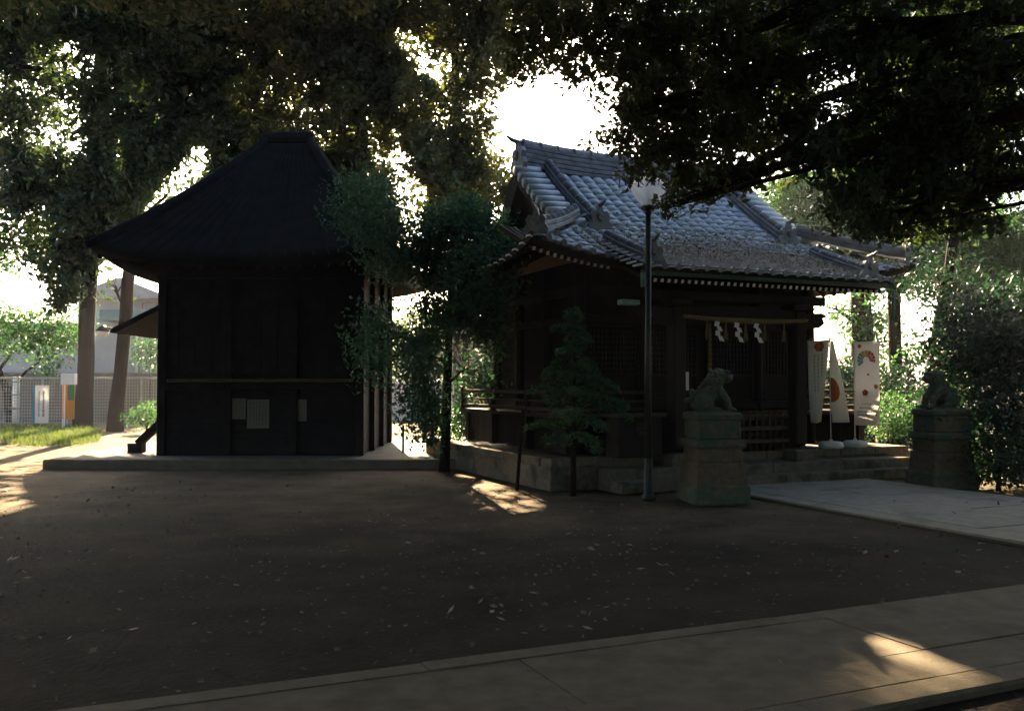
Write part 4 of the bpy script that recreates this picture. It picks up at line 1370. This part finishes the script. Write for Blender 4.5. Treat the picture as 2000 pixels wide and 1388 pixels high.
for z in (0.55, 1.1, 1.6):
    MB().tube([(0, 0, z), (0, 0, z + 0.06)], 0.138, 14).build('band', M_conc, t, True)
# bracket lamp between the two trunks
bp = P(198, 750, 30.8)
t = thing('bracket_lamp', 'hooded lamp on a curved arm hanging between the two left trunks', 'street lamp', (bp.x, bp.y, 0))
q0, q1 = P(243, 655, 30.8), P(200, 640, 30.8)
rel = lambda p: Vector((p.x - bp.x, p.y - bp.y, p.z))
MB().tube([rel(P(246, 690, 30.8)), rel(P(240, 655, 30.8)), rel(P(225, 643, 30.8)), rel(P(203, 640, 30.8))], [0.07, 0.06, 0.05, 0.04], 8).build('arm', M_metal, t, True)
MB().lathe([(0.05, 0.10), (0.10, 0.06), (0.22, -0.04), (0.24, -0.10)], 14, rel(P(200, 641, 30.8))).build('hood', M_metal, t, True)
MB().lathe([(0.21, -0.10), (0.18, -0.22), (0.08, -0.28)], 14, rel(P(200, 641, 30.8))).build('glass', M_white, t, True)

# white garden wall glimpsed in the gap, low and far
gw = thing('garden_wall', 'low white garden wall glimpsed far off between the two halls', 'wall', (P(800, 750, 40).x, 40.0, 0))
MB().box((0, 0, 0.75), (5.0, 0.2, 1.6), 0.02).build('wall', M_hwall, gw)
MB().box((0, 0, 1.60), (5.1, 0.3, 0.10), 0.02).build('coping', M_white, gw)

# stakes
def stake(px, py0, py1, label, r=0.022, lean=0.05):
    g = G(px, py1)
    top = P(px, py0, g.y).z
    t = MB().tube([(0, 0, -0.1), (lean * 0.5, 0, top / 2), (lean, 0, top)], r, 7)
    o = t.build('wooden_stake', M_bark, None, True, (g.x, g.y, 0))
    tag(o, label, 'stake')
stake(1009, 800, 951, 'thin dark stake in the sunlit earth before the shrine', 0.028, 0.10)
stake(788, 830, 896, 'short stake beside the right end of the dark hall base', 0.025, 0.0)

# ================================================================== TREES
def tk(px, d, h, r0, r1, lean=(0, 0), base=None):
    b = P(px, 750, d)
    return [(b.x, b.y, -0.1, r0), (b.x + lean[0] * 0.35, b.y + lean[1] * 0.35, h * 0.35, r0 * 0.8 + r1 * 0.2), (b.x + lean[0] * 0.7, b.y + lean[1] * 0.7, h * 0.7, r0 * 0.4 + r1 * 0.6), (b.x + lean[0], b.y + lean[1], h, r1)]
GT = 'tall trees behind the halls'  # leaf masses added high in these crowns block sun and sky light
# leaf clumps of the crowns, one digit for each half metre or so of foliage (density), gaps where the sky shows
LEFT_ROWS = {
 -75: '55555555555555555555', -25: '66666666665555555555',
 25:  '66666666643777854446', 75:  '63256666536888711456', 125: '41116666646754751043',
 175: '22135165543343654431', 225: '41145555455224255330', 275: '41035555665525245530',
 325: '43566656666665256662', 375: '55666666666666566663', 425: '12566666666666666660',
 475: '12566640000000000000', 525: '01552000000000000000', 575: '00430000000000000000'}
RIGHT_ROWS = {
 -75: '000000000000666666666', -25: '555555555555666666666',
 25:  '555566666666664144423', 75:  '534566666665445355524', 125: '422256666665126666664',
 175: '000156666665017777764', 225: '000046666666358887754', 275: '000145555556678888844',
 325: '000013443312578888744', 375: '000000321000258888700', 425: '000000000000136776500'}
cells_l, cells_r = [], []
for py, row in LEFT_ROWS.items():
    for i_, ch in enumerate(row):
        if ch != '0':
            cells_l.append((i_ * 50 + 25 + random.uniform(-8, 8), py + random.uniform(-8, 8), 50, int(ch)))
for py, row in RIGHT_ROWS.items():
    for i_, ch in enumerate(row):
        if ch != '0':
            cells_r.append((1000 + i_ * 50 + 25 + random.uniform(-8, 8), py + random.uniform(-8, 8), 50, int(ch)))
def sel(cs, x0, x1, d0, d1, k=0.8):
    return [(px, py, w, random.uniform(d0, d1), lai * k) for (px, py, w, lai) in cs if x0 <= px < x1]
tree('broadleaf_tree', 'thick dark trunked tree, left of the two beside the fence', tk(163, 32.4, 17, 0.29, 0.14, (0.6, 0)),
     [(-160, -70, 0, 330, 31, 4)], L_dark, 0.24, GT, extra=[((-15, 30, 17.5), (3.4, 3.0, 2.4), 4.5), ((-19, 28, 15), (3.4, 3.0, 2.4), 4.5), ((-12, 34, 18), (3.4, 3.0, 2.4), 4.5)], cells=sel(cells_l, -100, 240, 29.5, 33, 2.04), nlimb=9, trunk_mat=M_bark_dark)
tree('broadleaf_tree', 'slimmer leaning trunked tree, right of the two beside the fence', tk(226, 30.6, 14, 0.23, 0.11, (1.1, 0)),
     [(195, 490, 245, 640, 31.5, 1.2)], L_dark, 0.24, GT, extra=[((-10, 28, 16.5), (3.4, 3.0, 2.4), 4.5), ((-9, 22, 13), (3.4, 3.0, 2.4), 4.5), ((-13, 24, 14), (3.4, 3.0, 2.4), 4.5)], cells=sel(cells_l, 240, 480, 28, 31, 2.04), nlimb=7, trunk_mat=M_bark_dark)
tree('low_tree', 'low leafy tree with a curved trunk at the left edge', [(*G(22, 822)[:2], -0.1, 0.16), (G(22, 822).x - 0.15, G(22, 822).y, 1.2, 0.14), (G(22, 822).x - 0.7, G(22, 822).y, 2.6, 0.10), (G(22, 822).x - 0.9, G(22, 822).y, 4.0, 0.06)],
     [(-90, 585, 80, 700, 34, 3.5), (60, 590, 175, 690, 34.5, 3.5), (60, 660, 110, 740, 34.5, 2.5), (-90, 430, 22, 560, 33, 4)], L_mid, 0.15, keep_beam=0.6)
tree('broadleaf_tree', 'tall tree rising behind the dark hall roof', tk(690, 30, 15, 0.30, 0.12, (0.3, 0)),
     [], L_olive, 0.22, GT, extra=[((-5.5, 29, 17.5), (3.4, 3.0, 2.4), 4.5), ((-4.5, 21.5, 13.2), (3.4, 3.0, 2.4), 4.5), ((-7, 33, 19), (3.4, 3.0, 2.4), 4.5), ((-6.5, 34, 14.2), (2.3, 1.2, 1.3), 5.0)], cells=sel(cells_l, 480, 790, 27, 31, 1.93), nlimb=8)
tree('broadleaf_tree', 'tall tree in the gap between the two halls with sun behind it', tk(905, 29, 14, 0.26, 0.1, (-0.3, 0)),
     [], L_olive, 0.21, GT, extra=[((-1, 29, 17.5), (3.4, 3.0, 2.4), 4.5), ((3, 31, 18.5), (3.4, 3.0, 2.4), 4.5), ((-1.5, 24, 14.5), (3.4, 3.0, 2.4), 4.5)], cells=sel(cells_l, 790, 1010, 25.5, 29, 1.73), nlimb=6)
tree('camellia_tree', 'glossy leaved evergreen growing between the dark hall and the shrine', tk(868, 16.5, 4.3, 0.09, 0.04, (0.15, 0)),
     [(800, 390, 995, 560, 16, 9), (815, 520, 985, 700, 16, 9), (780, 440, 860, 560, 16.5, 5), (860, 640, 970, 800, 16, 6), (775, 640, 880, 760, 15.6, 5), (780, 740, 880, 860, 15.6, 5.5), (840, 720, 900, 850, 15.8, 4), (825, 830, 862, 876, 15.6, 3), (900, 420, 1000, 520, 16.5, 6), (640, 330, 790, 470, 15.8, 3.5), (700, 420, 830, 545, 15.8, 5), (690, 570, 775, 760, 15.9, 3.2), (885, 470, 1005, 610, 15.2, 5)], L_teal, 0.085, None, limb_r=0.02, twig=0.16, keep_beam=0.02)
NB = Vector((9.6, 6.5, 0))
tree('overhanging_tree', 'near tree with leafy boughs overhanging the shrine roof from the right', [(NB.x, NB.y, -0.1, 0.5), (NB.x - 0.2, NB.y, 3, 0.42), (NB.x - 0.9, NB.y + 0.4, 6, 0.33), (NB.x - 2.2, NB.y + 1.5, 8.5, 0.22)],
     [], L_olive, 0.09, None, twig=0.17, cells=sel(cells_r, 1000, 1560, 9.8, 12.5, 1.3), nlimb=6, limb_r=0.035)
NC = Vector((10.2, 9.5, 0))
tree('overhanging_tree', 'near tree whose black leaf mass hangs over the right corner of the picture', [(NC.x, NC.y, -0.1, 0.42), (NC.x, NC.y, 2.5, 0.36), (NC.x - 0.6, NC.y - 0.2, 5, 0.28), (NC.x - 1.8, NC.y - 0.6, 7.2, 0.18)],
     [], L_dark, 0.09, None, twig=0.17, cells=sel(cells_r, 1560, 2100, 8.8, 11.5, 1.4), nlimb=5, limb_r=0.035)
tree('broadleaf_tree', 'sunlit green tree behind the right end of the shrine roof', tk(1680, 25, 11, 0.30, 0.15, (0.2, 0)),
     [(1480, 320, 1720, 460, 26, 8), (1560, 400, 1800, 520, 25, 8), (1650, 590, 1742, 690, 25, 4), (1590, 560, 1660, 640, 26, 1.0), (1660, 680, 1740, 790, 25, 4), (1700, 330, 1900, 470, 26, 7)], L_mid, 0.13, GT, extra=[((8, 30, 16), (3.4, 3.0, 2.4), 4.5), ((13, 27, 13), (3.4, 3.0, 2.4), 4.5)])
tree('slender_tree', 'slender upright trunk seen just right of the printed banner', tk(1747, 22, 9, 0.16, 0.09, (0.05, 0)),
     [(1760, 430, 1900, 570, 21, 7), (1840, 400, 2060, 600, 20, 9), (1740, 640, 1790, 740, 22, 3), (1690, 520, 1790, 590, 22, 4)], L_mid, 0.12)
b = P(1795, 750, 17)
tree('leaning_tree', 'leaning trunked evergreen at the right edge beside the shrine', [(b.x, b.y, -0.1, 0.17), (b.x + 0.15, b.y, 1.2, 0.14), (b.x + 0.5, b.y, 3.2, 0.11), (b.x + 0.9, b.y, 5.5, 0.07)],
     [(1850, 560, 2090, 780, 14.5, 9), (1810, 640, 1960, 760, 16, 5), (1830, 560, 1960, 650, 16, 2.5), (1790, 500, 1900, 600, 16.6, 3), (1880, 740, 2090, 950, 14, 8), (1800, 740, 1880, 800, 16.5, 3.5)], L_deep, 0.10, None, trunk_mat=M_bark_dark)
# shrubs
def shrub(name, label, px0, py0, px1, py1, d, mat, lai=4, size=0.07, group=None):
    c = P((px0 + px1) / 2, (py0 + py1) / 2, d)
    tree(name, label, [(c.x, c.y, -0.05, 0.04), (c.x + 0.02, c.y, max(0.3, c.z * 0.6), 0.03), (c.x, c.y, max(0.4, c.z), 0.02)], [(px0, py0, px1, py1, d, lai)], mat, size, group, True, 'shrub', twig=0.13, seg=8, limb_r=0.012, keep_beam=False)
shrub('shrub', 'bright green shrub right of the printed banner', 1690, 770, 1790, 850, 20, L_mid)
shrub('shrub', 'dark low shrub at the foot of the right pedestal', 1880, 850, 2010, 960, 13.5, L_dark)
shrub('shrub', 'low shrub against the mesh fence beside the dark hall', 255, 780, 320, 835, 29, L_mid, 3, 0.10)
shrub('shrub', 'leafy shrub at the sunny far end of the gap between the halls', 850, 800, 905, 868, 21, L_mid, 2.5)
shrub('shrub', 'rounded shrub growing above the fence beside the dark hall', 262, 640, 325, 735, 36, L_teal, 2.5, 0.12)
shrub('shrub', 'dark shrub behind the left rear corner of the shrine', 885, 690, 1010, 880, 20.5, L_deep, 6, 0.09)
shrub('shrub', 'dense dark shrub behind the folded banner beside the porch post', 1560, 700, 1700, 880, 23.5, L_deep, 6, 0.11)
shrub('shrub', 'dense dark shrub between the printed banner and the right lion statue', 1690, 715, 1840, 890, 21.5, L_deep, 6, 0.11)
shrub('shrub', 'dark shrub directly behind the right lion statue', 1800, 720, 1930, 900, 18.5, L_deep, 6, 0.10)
# distant wood
for i, (a, b_, c_, e, d) in enumerate(((730, 600, 900, 780, 52, ), (840, 560, 1010, 780, 55))):
    bb = P((a + c_) / 2, 750, d)
    tree('distant_tree', ['hazy green distant tree seen in the gap beside the dark hall', 'hazy green distant tree seen in the gap nearer the shrine'][i], [(bb.x, bb.y, -0.1, 0.2), (bb.x, bb.y, 1, 0.18), (bb.x, bb.y, 2.5, 0.14), (bb.x, bb.y, 4, 0.08)],
         [(a, b_, c_, e, d, 6)], L_far, 0.22, 'distant trees')

# small conifer before the shrine
def conifer():
    g = G(1118, 962)
    t = thing('young_conifer', 'young layered conifer with feathery boughs before the shrine railing', 'tree', (g.x, g.y, 0))
    H = P(1122, 588, g.y).z
    MB().tube([(0, 0, -0.1), (0.02, 0, 1.0), (0.03, 0, H)], [0.05, 0.035, 0.006], 9).build('trunk', M_bark, t, True)
    allq = []
    z = 0.78
    while z < H - 0.05:
        f = (z - 0.78) / (H - 0.78)
        L = 1.0 * (1 - f) ** 0.9 + 0.06
        nb = 5 if f < 0.8 else 4
        ph = random.uniform(0, 6)
        for k in range(nb):
            a = ph + 2 * math.pi * k / nb + random.uniform(-0.3, 0.3)
            l = L * random.uniform(0.5, 1.15)
            if random.random() < 0.2:
                continue
            zb = z + random.uniform(-0.10, 0.10)
            dr = random.uniform(0.15, 0.5); ri = random.uniform(0.05, 0.4)
            dirv = np.array([math.cos(a), math.sin(a), 0.0])
            n = int(520 * l) + 50
            s = RNG.uniform(0.05, 1, n) ** 0.8
            side = RNG.normal(size=n) * (0.16 * l * (1.1 - s) + 0.02)
            perp = np.array([-dirv[1], dirv[0], 0])
            droop = -dr * l * s ** 2 + ri * l * s
            q = np.outer(s * l, dirv) + np.outer(side, perp)
            q[:, 2] += zb + droop + RNG.normal(size=n) * 0.022 - np.abs(side) * 0.15
            q[:, 0] += 0.02
            allq.append(q)
            MB().tube([(0.02, 0, zb), (dirv[0] * l * 0.5, dirv[1] * l * 0.5, zb + (ri * 0.5 - dr * 0.25) * l), (dirv[0] * l, dirv[1] * l, zb + (ri - dr) * l)], [0.012, 0.008, 0.003], 5).build('bough', M_bark, t)
        z += 0.19 * (1 - 0.5 * f) + 0.03
    q = np.concatenate(allq)
    v = leaf_arrays(q, 0.075, 0.1, 0.24)
    link('crown', tri_mesh('crown', v, leafmat('needle', (0.014, 0.060, 0.030), (0.045, 0.145, 0.065), 0.2)), t)
conifer()

# unseen canopy trees round the court; rear and side ones added to block light
CANOPY = [((-8.5, 3.0), (-7, 4), [(-5, 5, 9.8), (-9, 7, 9.5), (-6, 0, 9.5), (-1, 6.5, 10.2), (-11, 1, 9), (-12, 6, 8), (-14, 3, 5), (-4, 9, 9.6), (-8, 10.5, 9.4), (-13, 10, 8), (-12, -3, 7), (-4.5, 14.5, 11.2), (-8, 15, 11.2), (-1.8, 13, 11.2), (-11, 17, 11)], 'great tree whose high crown shades the court from the left'),
          ((9.0, -1.0), (7, 1), [(4, 2, 9.8), (1, 2.5, 10.2), (7, 4, 9.2), (6, -3, 9.5), (10, 1, 9), (12, 5, 7.5), (13, 0, 5), (3, 7, 10.4), (7, 8.5, 9.6), (0.5, 9.5, 10.2), (11, 9, 8.5), (13, -4, 6)], 'great tree whose high crown shades the court from the right'),
          ((-3.0, -7.0), (-3, -5), [(-3, -4, 9.5), (-7, -6, 9), (1, -5, 9.5), (-3, -9, 8), (-10, -9, 7), (-4, -12, 5), (-9, -12, 4), (-1, -1, 10.5), (-13, -7, 4.5), (0, -13, 3)], 'unseen tree added behind the viewer to the left to block light'),
          ((6.5, -9.0), (6, -7), [(5, -7, 9), (9, -6, 8.5), (3, -10, 8), (9, -10, 6), (12, -7, 6), (5, -13, 5), (10, -13, 4), (15, -9, 4)], 'unseen tree added behind the viewer to the right to block light')]
CANOPY += [((-20.0, 4.0), (-20, 4), [(-20, 8, 8), (-19, 2, 9), (-21, 5, 4.5), (-18, 14, 8), (-20, -3, 6), (-22, 11, 4)], 'unseen tree added beyond the left edge of the court to block light'),
           ((19.0, 6.0), (18.5, 6), [(18, 10, 8), (17, 4, 9), (20, 7, 4.5), (16, 15, 8.5), (19, 0, 6), (19, 13, 4.5), (15, 20, 9)], 'unseen tree added beyond the right edge of the court to block light')]
for (bx, by), (tx, ty), cl, lab in CANOPY:
    tree('unseen_canopy_tree', lab, [(bx, by, -0.1, 0.55), (bx, by, 3.5, 0.46), (bx * 0.5 + tx * 0.5, by * 0.5 + ty * 0.5, 7, 0.36), (tx, ty, 9.5, 0.2)], [], L_dark, 0.30, 'canopy trees round the court',
         extra=[(c, (3.3, 3.3, 1.7), 6.5) for c in cl], twig=0.45)

# ================================================================== GROUND COVER
def grass():
    n = 9000
    p = np.empty((n, 3))
    px = RNG.uniform(-60, 200, n); py = RNG.uniform(832, 872, n)
    ok = ((px - 90) / 130) ** 2 + ((py - 850) / 22) ** 2 < RNG.uniform(0.4, 1.1, n)
    px, py = px[ok], py[ok]
    d = EYE * FPX / (py - HOR)
    c = np.stack([(px - CX) / FPX * d, d, np.zeros_like(d)], 1)
    n = len(c)
    a = RNG.uniform(0, 6.28, n); h = RNG.uniform(0.06, 0.2, n)
    w = np.stack([np.cos(a), np.sin(a), 0 * a], 1) * 0.012
    tip = c + np.stack([RNG.normal(size=n) * 0.05, RNG.normal(size=n) * 0.05, h], 1)
    v = np.stack([c - w, c + w, tip + w * 0.2, tip - w * 0.2], 1).reshape(-1, 3)
    o = link('grass_patch', tri_mesh('grass_patch', v, L_grass))
    tag(o, 'low grass growing at the foot of the left trees', 'grass', kind='stuff')
grass()
def litter():
    n = 800
    x = RNG.uniform(-9, 12, n); y = 3 + 14 * RNG.uniform(0, 1, n) ** 1.2
    hub = RNG.integers(0, 28, n)
    hx, hy = RNG.uniform(-8, 10, 28), RNG.uniform(4, 15, 28)
    drift = RNG.uniform(0, 1, n) < 0.55
    x = np.where(drift, hx[hub] + RNG.normal(size=n) * 0.55, x); y = np.where(drift, hy[hub] + RNG.normal(size=n) * 0.35, y)
    ok = np.ones(n, bool)
    c = np.stack([x, y, np.full(n, 0.012)], 1)
    uu, vv = UX * x + UY * y, -UY * x + UX * y
    onp = ((vv > 3.3) & (vv < 4.82)) | ((uu > 8.15) & (uu < 11.3) & (vv > 4.95))
    c[onp, 2] = 0.034
    ok &= ~((vv > 11.2) & (uu > 5.2))
    keep = ok & (~onp | (RNG.uniform(0, 1, n) < 0.25))
    c = c[keep]; n = len(c)
    nrm = RNG.normal(size=(n, 3)) * 0.35; nrm[:, 2] += 1; nrm /= np.linalg.norm(nrm, axis=1, keepdims=True)
    d = RNG.normal(size=(n, 3)); d -= nrm * np.sum(d * nrm, 1, keepdims=True); d /= np.linalg.norm(d, axis=1, keepdims=True)
    w = np.cross(nrm, d); L = RNG.uniform(0.02, 0.045, (n, 1))
    v = np.stack([c - d * L, c + w * L * 0.55, c + d * L, c - w * L * 0.55], 1).reshape(-1, 3)
    tag(link('fallen_leaves', tri_mesh('fallen_leaves', v, L_dry)), 'dry fallen leaves scattered over the dark earth', 'leaves', kind='stuff')
litter()
def grit():
    n = 3500
    x = RNG.uniform(-7, 11, n); y = 3.2 + 11 * RNG.uniform(0, 1, n) ** 1.3
    uu, vv = UX * x + UY * y, -UY * x + UX * y
    ok = ~(((vv > 3.2) & (vv < 4.9)) | ((uu > 8.1) & (uu < 11.35) & (vv > 4.9)) | ((vv > 11.2) & (uu > 5.7)))
    c = np.stack([x, y, np.full(n, -0.02)], 1)[ok]; n = len(c)
    r = RNG.uniform(0.006, 0.02, n) * RNG.uniform(0.6, 1.4, n)
    o = np.array([[1, 0, 0], [0, 1, 0], [-1, 0, 0], [0, -1, 0], [0, 0, 0.7], [0, 0, -0.4]])
    v = (c[:, None, :] + (o[None] + RNG.normal(size=(n, 6, 3)) * 0.22) * r[:, None, None]).reshape(-1, 3)
    f = [(0, 1, 4), (1, 2, 4), (2, 3, 4), (3, 0, 4)]
    me = bpy.data.meshes.new('pebbles')
    me.from_pydata(v.tolist(), [], [tuple(i * 6 + k for k in t) for i in range(n) for t in f]); me.update()
    me.materials.append(M_granite)
    tag(link('pebbles', me), 'small pebbles strewn over the packed earth', 'pebbles', kind='stuff')
grit()

# ================================================================== HAZE
HAZE = 0.0005
if HAZE > 0:
    m = bpy.data.materials.new('haze_air'); m.use_nodes = True
    n, l = m.node_tree.nodes, m.node_tree.links
    n.clear()
    out = n.new('ShaderNodeOutputMaterial'); pv = n.new('ShaderNodeVolumePrincipled')
    pv.inputs['Color'].default_value = (0.80, 0.84, 1.0, 1)
    pv.inputs['Density'].default_value = HAZE
    pv.inputs['Anisotropy'].default_value = 0.5
    l.new(pv.outputs[0], out.inputs['Volume'])
    hb = MB(); hb.box((0, 150, 10.0), (1240, 1540, 22.2))
    tag(hb.build('haze', m), kind='stuff')
    cy.volume_bounces = 0
